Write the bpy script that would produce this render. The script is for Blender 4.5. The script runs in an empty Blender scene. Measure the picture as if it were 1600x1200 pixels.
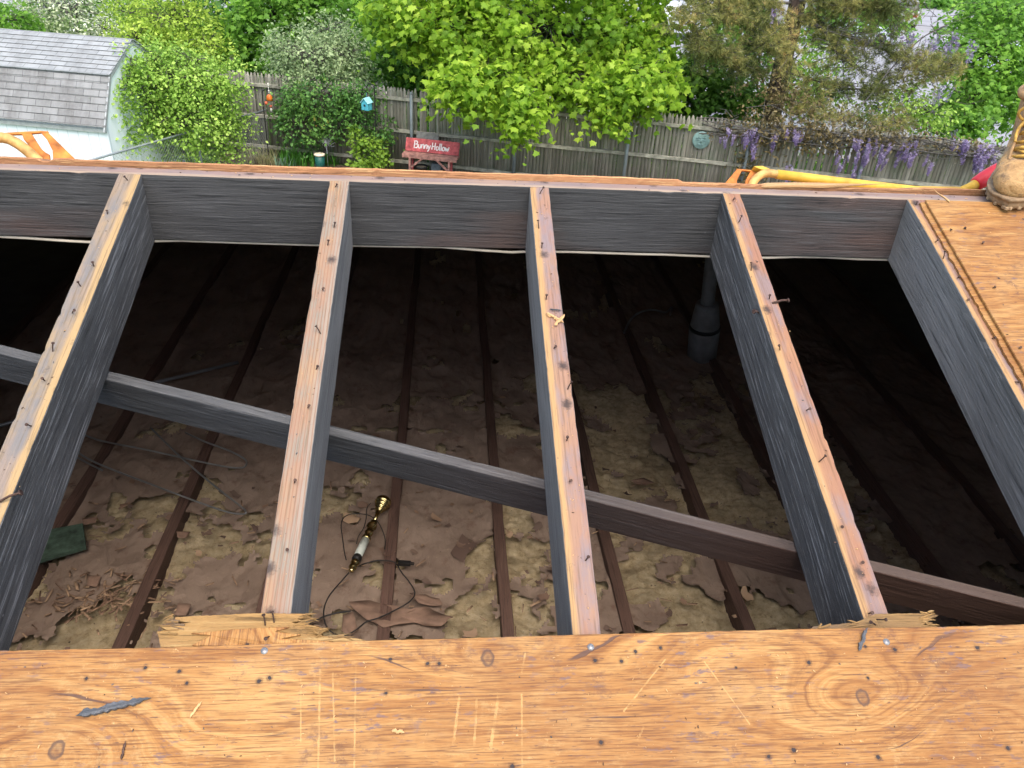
import bpy, math, random
import numpy as np
from mathutils import Vector, Matrix, noise as mnoise

random.seed(7)
SC = bpy.context.scene
COL = SC.collection
PI = math.pi

# ------------------------------------------------------------------ camera, world, sun, exposure
F_PX, PITCH, ROLL, YAW = 1244.76, 0.54603, 0.06321, 0.09952
HC = 5.43                                   # camera height over the yard
_fw = Vector((math.sin(YAW)*math.cos(PITCH), math.cos(YAW)*math.cos(PITCH), -math.sin(PITCH)))
_rt = Vector((math.cos(YAW), -math.sin(YAW), 0))
_up = _rt.cross(_fw)
RT = math.cos(ROLL)*_rt + math.sin(ROLL)*_up
UP = -math.sin(ROLL)*_rt + math.cos(ROLL)*_up
CAM = Vector((0, 0, HC))
cd = bpy.data.cameras.new('camera')
cam = bpy.data.objects.new('camera', cd)
COL.objects.link(cam)
m3 = Matrix((RT, UP, -_fw)).transposed()
cam.matrix_world = Matrix.Translation(CAM) @ m3.to_4x4()
cd.sensor_width = 36.0
cd.lens = F_PX/1600*36
cd.clip_start, cd.clip_end = 0.02, 1500
SC.camera = cam

SUN_DIR = Vector((0.08, -0.52, 1.10)).normalized()      # towards the sun
world = bpy.data.worlds.new('World')
SC.world = world
world.use_nodes = True
wnt = world.node_tree
wnt.nodes.clear()
sky = wnt.nodes.new('ShaderNodeTexSky')
sky.sky_type = 'NISHITA'
sky.sun_disc = False
sky.sun_elevation = math.asin(SUN_DIR.z)
sky.sun_rotation = math.atan2(SUN_DIR.x, SUN_DIR.y)
sky.air_density, sky.dust_density, sky.ozone_density = 1.0, 3.5, 1.0
bg = wnt.nodes.new('ShaderNodeBackground')
bg.inputs[1].default_value = 0.15
wo = wnt.nodes.new('ShaderNodeOutputWorld')
wnt.links.new(sky.outputs[0], bg.inputs[0])
wnt.links.new(bg.outputs[0], wo.inputs[0])
sl_ = bpy.data.lights.new('sun', 'SUN')
sl_.energy = 0.8
sl_.angle = math.radians(60)
sl_.color = (1.0, 0.95, 0.87)
sun = bpy.data.objects.new('sun', sl_)
COL.objects.link(sun)
sun.location = (0, -5, 30)
sun.rotation_euler = (-SUN_DIR).to_track_quat('-Z', 'Y').to_euler()
SC.view_settings.view_transform = 'Standard'
SC.view_settings.look = 'None'
SC.view_settings.exposure = 1.5
SC.view_settings.gamma = 1
SC.cycles.use_denoising = True
SC.cycles.use_adaptive_sampling = True
SC.cycles.adaptive_threshold = 0.02
SC.cycles.max_bounces = 7
SC.cycles.diffuse_bounces = 4
SC.cycles.glossy_bounces = 3
SC.cycles.transmission_bounces = 3
SC.cycles.transparent_max_bounces = 8

# ------------------------------------------------------------------ measured frame of the roof
D_R, ZR = 1.6023, 4.92695                   # ridge near face: distance, height of its top
SL = 0.3472                                 # slope of the rafters (radians)
TS = math.tan(SL)
STEP = 0.4064                               # 16 inches on centre
RX0 = 0.1909                                # middle rafter
ZF = 3.3806                                 # top of the ceiling joists

def ray(u, v):
    return RT*((u-800)/F_PX) - UP*((v-600)/F_PX) + _fw
def at_y(u, v, y):
    d = ray(u, v); return CAM + d*(y/d.y)
def at_z(u, v, z):
    d = ray(u, v); return CAM + d*((z-HC)/d.z)
def on_fence(u, v, off=0.0):
    d = ray(u, v); return CAM + d*((17.89-off)/(d.y+.25*d.x))
def on_slope(u, v, off=0.0):
    d = ray(u, v); s = (ZR+off/math.cos(SL)-TS*D_R-HC)/(d.z-TS*d.y); return CAM + d*s
def slope_pt(x, y, off=0.0):
    return Vector((x, y, ZR-TS*(D_R-y))) + off*Vector((0, -math.sin(SL), math.cos(SL)))

# ------------------------------------------------------------------ node helpers
def new_mat(name):
    m = bpy.data.materials.new(name)
    m.use_nodes = True
    nt = m.node_tree
    nt.nodes.clear()
    b = nt.nodes.new('ShaderNodeBsdfPrincipled')
    o = nt.nodes.new('ShaderNodeOutputMaterial')
    nt.links.new(b.outputs[0], o.inputs[0])
    b.inputs['Roughness'].default_value = 0.75
    b.inputs['Specular IOR Level'].default_value = 0.3
    return m, nt, b, o

def N(nt, typ, ins=None, **props):
    n = nt.nodes.new(typ)
    for k, v in props.items():
        setattr(n, k, v)
    for k, v in (ins or {}).items():
        s = n.inputs[k]
        if isinstance(v, bpy.types.NodeSocket):
            nt.links.new(v, s)
        else:
            s.default_value = v
    return n

def MA(nt, op, a, b=0.0, c=None, clamp=False):
    ins = {0: a, 1: b}
    if c is not None:
        ins[2] = c
    return N(nt, 'ShaderNodeMath', ins, operation=op, use_clamp=clamp).outputs[0]

def MIX(nt, fac, a, b, blend='MIX'):
    def c(x):
        return x if isinstance(x, bpy.types.NodeSocket) else (*x, 1) if len(x) == 3 else x
    return N(nt, 'ShaderNodeMix', {0: fac, 6: c(a), 7: c(b)}, data_type='RGBA', blend_type=blend).outputs[2]

def RAMP(nt, fac, stops, interp='LINEAR'):
    n = N(nt, 'ShaderNodeValToRGB', {0: fac})
    cr = n.color_ramp
    cr.interpolation = interp
    while len(cr.elements) < len(stops):
        cr.elements.new(0.5)
    for e, (p, c) in zip(cr.elements, stops):
        e.position = p
        e.color = (c, c, c, 1) if isinstance(c, (int, float)) else (*c, 1)
    return n.outputs[0]

def NOISE(nt, vec, scale=5, detail=4, rough=0.55, dist=0.0):
    return N(nt, 'ShaderNodeTexNoise', {'Vector': vec, 'Scale': scale, 'Detail': detail, 'Roughness': rough, 'Distortion': dist}).outputs[0]

def COORD(nt, obj_random=0.0):
    o = N(nt, 'ShaderNodeTexCoord').outputs['Object']
    if obj_random:
        r = N(nt, 'ShaderNodeObjectInfo').outputs['Random']
        k = MA(nt, 'MULTIPLY', r, obj_random)
        v = N(nt, 'ShaderNodeCombineXYZ', {0: 0.0, 1: k, 2: k}).outputs[0]
        o = N(nt, 'ShaderNodeVectorMath', {0: o, 1: v}, operation='ADD').outputs[0]
    return o

def SCALE(nt, vec, s):
    return N(nt, 'ShaderNodeVectorMath', {0: vec, 1: s}, operation='MULTIPLY').outputs[0]

def BUMP(nt, b, h, strength=0.4, dist=0.002):
    n = N(nt, 'ShaderNodeBump', {'Strength': strength, 'Distance': dist, 'Height': h})
    nt.links.new(n.outputs[0], b.inputs['Normal'])

def plain(name, col, rough=0.6, metal=0.0, var=0.18, scale=8.0, bump=0.0, spec=0.3):
    m, nt, b, o = new_mat(name)
    v = COORD(nt)
    n = NOISE(nt, v, scale, 5, 0.6)
    lo = tuple(max(0, c*(1-var*1.4)) for c in col)
    hi = tuple(min(1, c*(1+var)) for c in col)
    nt.links.new(RAMP(nt, n, [(0.3, lo), (0.7, hi)]), b.inputs['Base Color'])
    b.inputs['Roughness'].default_value = rough
    b.inputs['Metallic'].default_value = metal
    b.inputs['Specular IOR Level'].default_value = spec
    if bump:
        BUMP(nt, b, NOISE(nt, v, scale*4, 6, 0.65), 0.6, bump)
    return m

# ------------------------------------------------------------------ wood materials
def wood_side(name, base, light, streak=0.6, reddish=None, brown_end=None):
    """sawn, sooty rafter side: long brushed streaks along local Y"""
    m, nt, b, o = new_mat(name)
    v = COORD(nt, 13.0)
    big = NOISE(nt, SCALE(nt, v, (5, 1.3, 5)), 1, 4, 0.6)
    wob = NOISE(nt, SCALE(nt, v, (6, 2.2, 6)), 1, 2, 0.5)
    wv = N(nt, 'ShaderNodeCombineXYZ', {0: MA(nt, 'MULTIPLY', wob, 0.022), 1: 0.0, 2: MA(nt, 'MULTIPLY', wob, 0.022)}).outputs[0]
    v2 = N(nt, 'ShaderNodeVectorMath', {0: v, 1: wv}, operation='ADD').outputs[0]
    st = NOISE(nt, SCALE(nt, v2, (200, 5.5, 200)), 1, 6, 0.74)
    fine = NOISE(nt, SCALE(nt, v2, (800, 40, 800)), 1, 3, 0.7)
    c = RAMP(nt, big, [(0.28, tuple(x*0.60 for x in base)), (0.72, tuple(x*1.45 for x in base))])
    if reddish:
        rm = NOISE(nt, SCALE(nt, v, (7, 1.6, 7)), 1.1, 3, 0.5)
        c = MIX(nt, RAMP(nt, rm, [(0.50, 0.0), (0.66, 0.75)]), c, reddish)
    c = MIX(nt, MA(nt, 'MULTIPLY', RAMP(nt, st, [(0.545, 0.0), (0.62, 1.0)]), streak), c, light)
    c = MIX(nt, RAMP(nt, st, [(0.36, 0.9), (0.46, 0.0)]), c, tuple(x*0.35 for x in base))
    c = MIX(nt, MA(nt, 'MULTIPLY', RAMP(nt, fine, [(0.60, 0.0), (0.72, 1.0)]), streak*0.45), c, light)
    scuff = NOISE(nt, SCALE(nt, v, (90, 60, 90)), 1, 3, 0.7)
    c = MIX(nt, RAMP(nt, scuff, [(0.70, 0.0), (0.76, 0.6)]), c, light)
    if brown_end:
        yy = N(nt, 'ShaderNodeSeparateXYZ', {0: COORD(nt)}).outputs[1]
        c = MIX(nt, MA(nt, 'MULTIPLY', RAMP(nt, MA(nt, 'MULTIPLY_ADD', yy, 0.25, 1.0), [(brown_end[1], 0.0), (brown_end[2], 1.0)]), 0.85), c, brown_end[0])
    nt.links.new(c, b.inputs['Base Color'])
    b.inputs['Roughness'].default_value = 0.7
    BUMP(nt, b, st, 0.9, 0.0040)
    return m

def rafter_top(name, tan, pink, grey, strip, strip_side, rings=0.0):
    """worn top edge of a rafter: nailed, stained, with a raw strip along one arris"""
    m, nt, b, o = new_mat(name)
    v = COORD(nt, 9.0)
    vo = COORD(nt)
    sx = N(nt, 'ShaderNodeSeparateXYZ', {0: vo}).outputs[0]
    n1 = NOISE(nt, SCALE(nt, v, (14, 4.5, 14)), 1, 5, 0.6)
    n2 = NOISE(nt, SCALE(nt, v, (30, 9, 30)), 1, 5, 0.65)
    g = NOISE(nt, SCALE(nt, v, (300, 9, 300)), 1, 4, 0.6)
    c = MIX(nt, RAMP(nt, n1, [(0.36, 0.0), (0.62, 1.0)]), tan, pink)
    c = MIX(nt, RAMP(nt, n2, [(0.44, 0.0), (0.60, 0.92)]), c, grey)
    # raw strip
    w = NOISE(nt, SCALE(nt, v, (0, 8, 0)), 1, 3, 0.6)
    edge = MA(nt, 'ADD', MA(nt, 'MULTIPLY', sx, float(strip_side)), MA(nt, 'MULTIPLY', MA(nt, 'SUBTRACT', w, 0.5), 0.016))
    c = MIX(nt, RAMP(nt, edge, [(0.0068, 0.0), (0.0098, 1.0)]), c, strip)
    if rings:
        warp = MA(nt, 'MULTIPLY', NOISE(nt, SCALE(nt, v, (20, 5, 20)), 1, 3, 0.5), 0.006)
        ph = MA(nt, 'SINE', MA(nt, 'MULTIPLY', MA(nt, 'ADD', sx, warp), 2*PI/0.0056))
        c = MIX(nt, MA(nt, 'MULTIPLY', RAMP(nt, ph, [(0.35, 0.0), (0.9, 1.0)]), rings), c, (0.22, 0.10, 0.055))
    c = MIX(nt, RAMP(nt, g, [(0.36, 0.55), (0.48, 0.0)]), c, tuple(x*0.45 for x in tan))
    c = MIX(nt, RAMP(nt, g, [(0.60, 0.0), (0.74, 0.35)]), c, (0.36, 0.26, 0.16))
    # dark bruises where nails were pulled
    vor = N(nt, 'ShaderNodeTexVoronoi', {'Vector': SCALE(nt, v, (1, 0.8, 1)), 'Scale': 19.0, 'Randomness': 1.0}).outputs['Distance']
    jag = MA(nt, 'ADD', vor, MA(nt, 'MULTIPLY', NOISE(nt, v, 160, 4, 0.7), 0.30))
    c = MIX(nt, RAMP(nt, jag, [(0.22, 0.9), (0.36, 0.0)]), c, (0.045, 0.032, 0.028))
    spk = NOISE(nt, v, 230, 3, 0.7)
    c = MIX(nt, RAMP(nt, spk, [(0.69, 0.0), (0.74, 0.8)]), c, (0.05, 0.035, 0.03))
    nt.links.new(c, b.inputs['Base Color'])
    b.inputs['Roughness'].default_value = 0.72
    BUMP(nt, b, MA(nt, 'ADD', g, MA(nt, 'MULTIPLY', n2, 0.8)), 0.6, 0.0018)
    return m

def plywood(name, knots, holes, scratches=(), pale=0.0, seed=0.0):
    """rotary cut veneer, grain along local X; knots (x,y,sx,sy,amp), holes (x,y,r), scratches (x0,y0,x1,y1,w)"""
    m, nt, b, o = new_mat(name)
    v = COORD(nt)
    sp = N(nt, 'ShaderNodeSeparateXYZ', {0: v})
    X, Y = sp.outputs[0], sp.outputs[1]
    vs = N(nt, 'ShaderNodeVectorMath', {0: v, 1: (seed, seed*0.7, 0)}, operation='ADD').outputs[0]
    nA = NOISE(nt, SCALE(nt, vs, (1.6, 4.2, 0)), 1, 2, 0.5)
    nB = NOISE(nt, SCALE(nt, vs, (5, 17, 0)), 1, 3, 0.55)
    f = MA(nt, 'ADD', MA(nt, 'MULTIPLY', Y, 0.8), MA(nt, 'MULTIPLY', nA, 0.20))
    f = MA(nt, 'ADD', f, MA(nt, 'MULTIPLY', nB, 0.030))
    core = None
    for (kx, ky, sx, sy, amp, has) in knots:
        dx = MA(nt, 'DIVIDE', MA(nt, 'SUBTRACT', X, kx), sx)
        dy = MA(nt, 'DIVIDE', MA(nt, 'SUBTRACT', Y, ky), sy)
        r2 = MA(nt, 'ADD', MA(nt, 'MULTIPLY', dx, dx), MA(nt, 'MULTIPLY', dy, dy))
        e = MA(nt, 'EXPONENT', MA(nt, 'MULTIPLY', r2, -1.0))
        f = MA(nt, 'ADD', f, MA(nt, 'MULTIPLY', e, amp))
        if not has: continue      # only a swirl in the grain
        ex = MA(nt, 'DIVIDE', MA(nt, 'SUBTRACT', X, kx), 0.0085)
        ey = MA(nt, 'DIVIDE', MA(nt, 'SUBTRACT', Y, ky), 0.0105)
        d = MA(nt, 'SQRT', MA(nt, 'ADD', MA(nt, 'MULTIPLY', ex, ex), MA(nt, 'MULTIPLY', ey, ey)))
        core = d if core is None else MA(nt, 'MINIMUM', core, d)
    fv = N(nt, 'ShaderNodeCombineXYZ', {0: MA(nt, 'MULTIPLY', X, 1.1), 1: MA(nt, 'MULTIPLY', f, 92.0), 2: seed}).outputs[0]
    band = NOISE(nt, fv, 1, 4, 0.6)
    c = RAMP(nt, band, [(0.27, (0.140, 0.050, 0.012)), (0.40, (0.255, 0.106, 0.026)), (0.53, (0.345, 0.165, 0.045)), (0.69, (0.44, 0.250, 0.083))])
    tone = NOISE(nt, SCALE(nt, vs, (3.2, 5, 0)), 1, 4, 0.6)
    c = MIX(nt, RAMP(nt, tone, [(0.42, 0.0), (0.64, 0.72)]), c, (0.205, 0.080, 0.023))
    c = MIX(nt, RAMP(nt, NOISE(nt, SCALE(nt, vs, (4, 8, 3)), 1.3, 5, 0.65), [(0.50, pale*0.1), (0.64, 0.35+pale*0.4)]), c, (0.45, 0.270, 0.100))
    scf = NOISE(nt, SCALE(nt, vs, (34, 46, 1)), 1, 6, 0.78)
    scg = NOISE(nt, SCALE(nt, vs, (5, 6, 9)), 1, 3, 0.6)
    c = MIX(nt, MA(nt, 'MULTIPLY', RAMP(nt, scf, [(0.52, 0.0), (0.62, 0.6)]), RAMP(nt, scg, [(0.46, 0.0), (0.60, 1.0)])), c, (0.42, 0.26, 0.10))
    c = MIX(nt, MA(nt, 'MULTIPLY', RAMP(nt, scf, [(0.38, 0.9), (0.47, 0.0)]), RAMP(nt, scg, [(0.36, 0.8), (0.50, 0.0)])), c, (0.12, 0.060, 0.040))
    # fibres
    fib = NOISE(nt, SCALE(nt, vs, (16, 420, 0)), 1, 3, 0.65)
    c = MIX(nt, RAMP(nt, fib, [(0.38, 0.75), (0.49, 0.0)]), c, (0.125, 0.050, 0.018))
    c = MIX(nt, RAMP(nt, fib, [(0.56, 0.0), (0.70, 0.50)]), c, (0.40, 0.245, 0.095))
    fib2 = NOISE(nt, SCALE(nt, vs, (38, 900, 0)), 1, 3, 0.7)
    c = MIX(nt, RAMP(nt, fib2, [(0.34, 0.45), (0.47, 0.0)]), c, (0.105, 0.045, 0.018))
    dash = NOISE(nt, SCALE(nt, vs, (42, 330, 2)), 1, 3, 0.65)
    c = MIX(nt, RAMP(nt, dash, [(0.635, 0.0), (0.675, 0.85)]), c, (0.10, 0.048, 0.030))
    # drying checks: long thin dark lines
    chk = N(nt, 'ShaderNodeCombineXYZ', {0: MA(nt, 'MULTIPLY', X, 5.0), 1: MA(nt, 'MULTIPLY', f, 130.0), 2: seed+3}).outputs[0]
    ck = NOISE(nt, chk, 1, 2, 0.5)
    gate = NOISE(nt, SCALE(nt, vs, (7, 16, 0)), 1, 2, 0.5)
    ckm = MA(nt, 'MULTIPLY', RAMP(nt, ck, [(0.29, 1.0), (0.335, 0.0)]), RAMP(nt, gate, [(0.44, 0.0), (0.54, 1.0)]))
    c = MIX(nt, MA(nt, 'MULTIPLY', ckm, 0.9), c, (0.085, 0.045, 0.032))
    # grey-violet bruises and grit
    br = NOISE(nt, SCALE(nt, vs, (42, 130, 0)), 1, 4, 0.65)
    brg = NOISE(nt, SCALE(nt, vs, (6, 9, 0)), 1, 3, 0.6)
    brm = MA(nt, 'MULTIPLY', RAMP(nt, br, [(0.57, 0.0), (0.63, 1.0)]), RAMP(nt, brg, [(0.44, 0.0), (0.60, 0.85)]))
    c = MIX(nt, brm, c, (0.13, 0.085, 0.085))
    gr = NOISE(nt, SCALE(nt, vs, (150, 210, 0)), 1, 3, 0.7)
    c = MIX(nt, RAMP(nt, gr, [(0.695, 0.0), (0.73, 0.85)]), c, (0.07, 0.05, 0.045))
    c = MIX(nt, RAMP(nt, NOISE(nt, SCALE(nt, vs, (90, 120, 5)), 1, 3, 0.7), [(0.68, 0.0), (0.74, 0.7)]), c, (0.52, 0.34, 0.15))
    if core is not None:
        cw = MA(nt, 'ADD', core, MA(nt, 'MULTIPLY', MA(nt, 'SUBTRACT', NOISE(nt, v, 140, 3, 0.6), 0.5), 0.7))
        c = MIX(nt, RAMP(nt, MA(nt, 'MULTIPLY', cw, 0.25), [(0.0, 0.55), (0.12, 0.25), (0.20, 0.80), (0.23, 0.80), (0.28, 0.0)]), c, (0.07, 0.040, 0.030))
    for (x0, y0, x1, y1, w) in scratches:
        L = math.hypot(x1-x0, y1-y0)
        ux, uy = (x1-x0)/L, (y1-y0)/L
        px, py = MA(nt, 'SUBTRACT', X, x0), MA(nt, 'SUBTRACT', Y, y0)
        t = MA(nt, 'ADD', MA(nt, 'MULTIPLY', px, ux), MA(nt, 'MULTIPLY', py, uy))
        q = MA(nt, 'ABSOLUTE', MA(nt, 'SUBTRACT', MA(nt, 'MULTIPLY', px, uy), MA(nt, 'MULTIPLY', py, ux)))
        q = MA(nt, 'ADD', q, MA(nt, 'MULTIPLY', MA(nt, 'SUBTRACT', NOISE(nt, v, 260, 3, 0.7), 0.5), w*2.2))
        inside = MA(nt, 'MULTIPLY', MA(nt, 'GREATER_THAN', t, 0.0), MA(nt, 'LESS_THAN', t, L))
        k = MA(nt, 'MULTIPLY', inside, MA(nt, 'LESS_THAN', q, w))
        k = MA(nt, 'MULTIPLY', k, RAMP(nt, NOISE(nt, v, 55, 3, 0.7), [(0.42, 0.15), (0.58, 1.0)]))
        c = MIX(nt, MA(nt, 'MULTIPLY', k, 0.5), c, (0.52, 0.33, 0.12))
    hole = None
    for (hx, hy, r) in holes:
        ex = MA(nt, 'SUBTRACT', X, hx)
        ey = MA(nt, 'SUBTRACT', Y, hy)
        d = MA(nt, 'DIVIDE', MA(nt, 'SQRT', MA(nt, 'ADD', MA(nt, 'MULTIPLY', ex, ex), MA(nt, 'MULTIPLY', ey, ey))), r)
        hole = d if hole is None else MA(nt, 'MINIMUM', hole, d)
    h = MA(nt, 'ADD', MA(nt, 'MULTIPLY', fib, 0.6), MA(nt, 'MULTIPLY', band, 0.5))
    h = MA(nt, 'SUBTRACT', h, MA(nt, 'MULTIPLY', ckm, 0.8))
    if hole is not None:
        hw = MA(nt, 'ADD', hole, MA(nt, 'MULTIPLY', MA(nt, 'SUBTRACT', NOISE(nt, v, 330, 3, 0.6), 0.5), 0.9))
        c = MIX(nt, RAMP(nt, MA(nt, 'MULTIPLY', hw, 0.25), [(0.15, 1.0), (0.20, 0.35), (0.45, 0.0)]), c, (0.03, 0.022, 0.022))
        h = MA(nt, 'SUBTRACT', h, RAMP(nt, MA(nt, 'MULTIPLY', hw, 0.25), [(0.18, 2.0), (0.30, 0.0)]))
    nt.links.new(c, b.inputs['Base Color'])
    b.inputs['Roughness'].default_value = 0.66
    BUMP(nt, b, h, 0.5, 0.0016)
    return m

def leaf_mat(name, stops, transl=0.35, rough=0.5):
    m, nt, b, o = new_mat(name)
    t = N(nt, 'ShaderNodeAttribute', attribute_name='tint').outputs['Fac']
    c = RAMP(nt, t, stops)
    nt.links.new(c, b.inputs['Base Color'])
    b.inputs['Roughness'].default_value = rough
    b.inputs['Specular IOR Level'].default_value = 0.25
    tr = N(nt, 'ShaderNodeBsdfTranslucent', {0: MIX(nt, 0.5, c, (0.5, 0.62, 0.05), 'MULTIPLY')})
    mx = N(nt, 'ShaderNodeMixShader', {0: transl})
    nt.links.new(c, tr.inputs[0])
    nt.links.new(b.outputs[0], mx.inputs[1])
    nt.links.new(tr.outputs[0], mx.inputs[2])
    nt.links.new(mx.outputs[0], o.inputs[0])
    return m

# ------------------------------------------------------------------ object helpers
def tag(o, label=None, cat=None, group=None, kind=None):
    if label: o['label'] = label
    if cat: o['category'] = cat
    if group: o['group'] = group
    if kind: o['kind'] = kind
    return o

def empty(name, loc, label, cat, group=None, rz=0.0):
    o = bpy.data.objects.new(name, None)
    COL.objects.link(o)
    o.empty_display_size = 0.1
    o.location = loc
    o.rotation_euler = (0, 0, rz)
    return tag(o, label, cat, group)

class MB:
    def __init__(s):
        s.v, s.f, s.m, s.mi = [], [], [], 0
        s.tint = None
    def add(s, verts, faces, mi=None):
        k = len(s.v)
        s.v += [tuple(p) for p in verts]
        s.f += [tuple(k+i for i in f) for f in faces]
        s.m += [s.mi if mi is None else mi]*len(faces)
        if s.tint is not None:
            pass
        return s
    def box(s, c, d, M=None, taper=None):
        x, y, z = d[0]/2, d[1]/2, d[2]/2
        P = [Vector((sx*x, sy*y, sz*z)) for sz in (-1, 1) for sy in (-1, 1) for sx in (-1, 1)]
        if taper:
            for p in P[4:]:
                p.x *= taper[0]; p.y *= taper[1]
        if M is not None:
            P = [M @ p for p in P]
        P = [p+Vector(c) for p in P]
        return s.add(P, [(0, 2, 3, 1), (4, 5, 7, 6), (0, 1, 5, 4), (2, 6, 7, 3), (0, 4, 6, 2), (1, 3, 7, 5)])
    def bar(s, a, b, w, h, upv=(0, 0, 1)):
        a, b = Vector(a), Vector(b)
        d = (b-a)
        y = d.normalized()
        x = y.cross(Vector(upv)).normalized()
        z = x.cross(y)
        M = Matrix((x, y, z)).transposed()
        return s.box((a+b)/2, (w, d.length, h), M)
    def tube(s, pts, r, seg=8, cap=True):
        pts = [Vector(p) for p in pts]
        n = len(pts)
        rs = r if isinstance(r, (list, tuple)) else [r]*n
        rings, prev = [], None
        for i, p in enumerate(pts):
            t = (pts[min(i+1, n-1)]-pts[max(i-1, 0)])
            t = t.normalized() if t.length > 1e-9 else Vector((0, 0, 1))
            if prev is None:
                a = Vector((0, 0, 1)) if abs(t.z) < 0.9 else Vector((1, 0, 0))
                x = t.cross(a).normalized()
            else:
                x = (prev - t*prev.dot(t))
                x = x.normalized() if x.length > 1e-6 else t.orthogonal().normalized()
            prev = x
            y = t.cross(x)
            rings.append([p + rs[i]*(math.cos(2*PI*k/seg)*x + math.sin(2*PI*k/seg)*y) for k in range(seg)])
        V = [q for R in rings for q in R]
        Fs = [(i*seg+k, i*seg+(k+1) % seg, (i+1)*seg+(k+1) % seg, (i+1)*seg+k) for i in range(n-1) for k in range(seg)]
        if cap:
            Fs += [tuple(range(seg-1, -1, -1)), tuple((n-1)*seg+k for k in range(seg))]
        return s.add(V, Fs)
    def lathe(s, prof, seg=20, M=None, c=(0, 0, 0)):
        V = []
        for (r, z) in prof:
            for k in range(seg):
                p = Vector((r*math.cos(2*PI*k/seg), r*math.sin(2*PI*k/seg), z))
                V.append((M @ p if M is not None else p)+Vector(c))
        n = len(prof)
        Fs = [(i*seg+k, i*seg+(k+1) % seg, (i+1)*seg+(k+1) % seg, (i+1)*seg+k) for i in range(n-1) for k in range(seg)]
        Fs += [tuple(range(seg-1, -1, -1)), tuple((n-1)*seg+k for k in range(seg))]
        return s.add(V, Fs)
    def prism(s, poly, z0, z1, M=None, zj=0.0):
        n = len(poly)
        V = [Vector((x, y, z0)) for x, y in poly] + [Vector((x, y, z1+random.uniform(-zj, zj))) for x, y in poly]
        if M is not None:
            V = [M @ p for p in V]
        return s.add(V, [tuple(range(n-1, -1, -1)), tuple(range(n, 2*n))]+[(i, (i+1) % n, n+(i+1) % n, n+i) for i in range(n)])
    def rings(s, R, cap=True, close=True):
        n = len(R[0]); V = [p for r in R for p in r]
        kk = n if close else n-1
        Fs = [(i*n+k, i*n+(k+1) % n, (i+1)*n+(k+1) % n, (i+1)*n+k) for i in range(len(R)-1) for k in range(kk)]
        if cap:
            Fs += [tuple(range(n-1, -1, -1)), tuple((len(R)-1)*n+k for k in range(n))]
        return s.add(V, Fs)
    def build(s, name, mats, parent=None, smooth=False, M=None, bevel=0.0, subsurf=0):
        me = bpy.data.meshes.new(name)
        me.from_pydata([tuple(p) for p in s.v], [], s.f)
        if not isinstance(mats, (list, tuple)):
            mats = [mats]
        for m in mats:
            me.materials.append(m)
        if len(mats) > 1:
            me.polygons.foreach_set('material_index', s.m)
        if smooth:
            me.polygons.foreach_set('use_smooth', [True]*len(me.polygons))
        me.update()
        o = bpy.data.objects.new(name, me)
        COL.objects.link(o)
        if M is not None:
            o.matrix_world = M
        if parent is not None:
            o.parent = parent
        if bevel:
            md = o.modifiers.new('bevel', 'BEVEL')
            md.width = bevel; md.segments = 2; md.limit_method = 'ANGLE'
        if subsurf:
            md = o.modifiers.new('sub', 'SUBSURF')
            md.levels = md.render_levels = subsurf
        return o

def np_mesh(name, V, Fa, mat, parent=None, tint=None, smooth=False):
    """V (n,3), Fa (m,k) numpy arrays"""
    me = bpy.data.meshes.new(name)
    n, (mf, k) = len(V), Fa.shape
    me.vertices.add(n)
    me.vertices.foreach_set('co', np.ascontiguousarray(V, dtype=np.float32).ravel())
    me.loops.add(mf*k)
    me.loops.foreach_set('vertex_index', np.ascontiguousarray(Fa, dtype=np.int32).ravel())
    me.polygons.add(mf)
    me.polygons.foreach_set('loop_start', np.arange(0, mf*k, k, dtype=np.int32))
    if smooth:
        me.polygons.foreach_set('use_smooth', np.ones(mf, dtype=bool))
    me.update(calc_edges=True)
    me.validate()
    if tint is not None:
        a = me.attributes.new('tint', 'FLOAT', 'POINT')
        a.data.foreach_set('value', np.ascontiguousarray(tint, dtype=np.float32))
    me.materials.append(mat)
    o = bpy.data.objects.new(name, me)
    COL.objects.link(o)
    if parent is not None:
        o.parent = parent
    return o

def vnoise(P, f, seed=0):
    """smooth value noise in numpy, 0..1"""
    Q = np.asarray(P)*f + 57.3
    i = np.floor(Q).astype(np.int64); u = Q-i; u = u*u*(3-2*u)
    def h(a, b, c):
        n = (a*73856093) ^ (b*19349663) ^ (c*83492791) ^ (seed*2654435)
        n = (n ^ (n >> 13))*1274126177 & 0x7fffffff
        return ((n ^ (n >> 16)) & 0xffff)/65535.0
    r = 0
    for dx in (0, 1):
        for dy in (0, 1):
            for dz in (0, 1):
                w = (u[:, 0] if dx else 1-u[:, 0])*(u[:, 1] if dy else 1-u[:, 1])*(u[:, 2] if dz else 1-u[:, 2])
                r = r + w*h(i[:, 0]+dx, i[:, 1]+dy, i[:, 2]+dz)
    return r

def fbm(P, f, seed=0, oct_=4):
    r, a, t = 0, 1.0, 0
    for k in range(oct_):
        r = r + a*vnoise(P, f*2**k, seed+k*11); t += a; a *= 0.55
    return r/t

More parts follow.
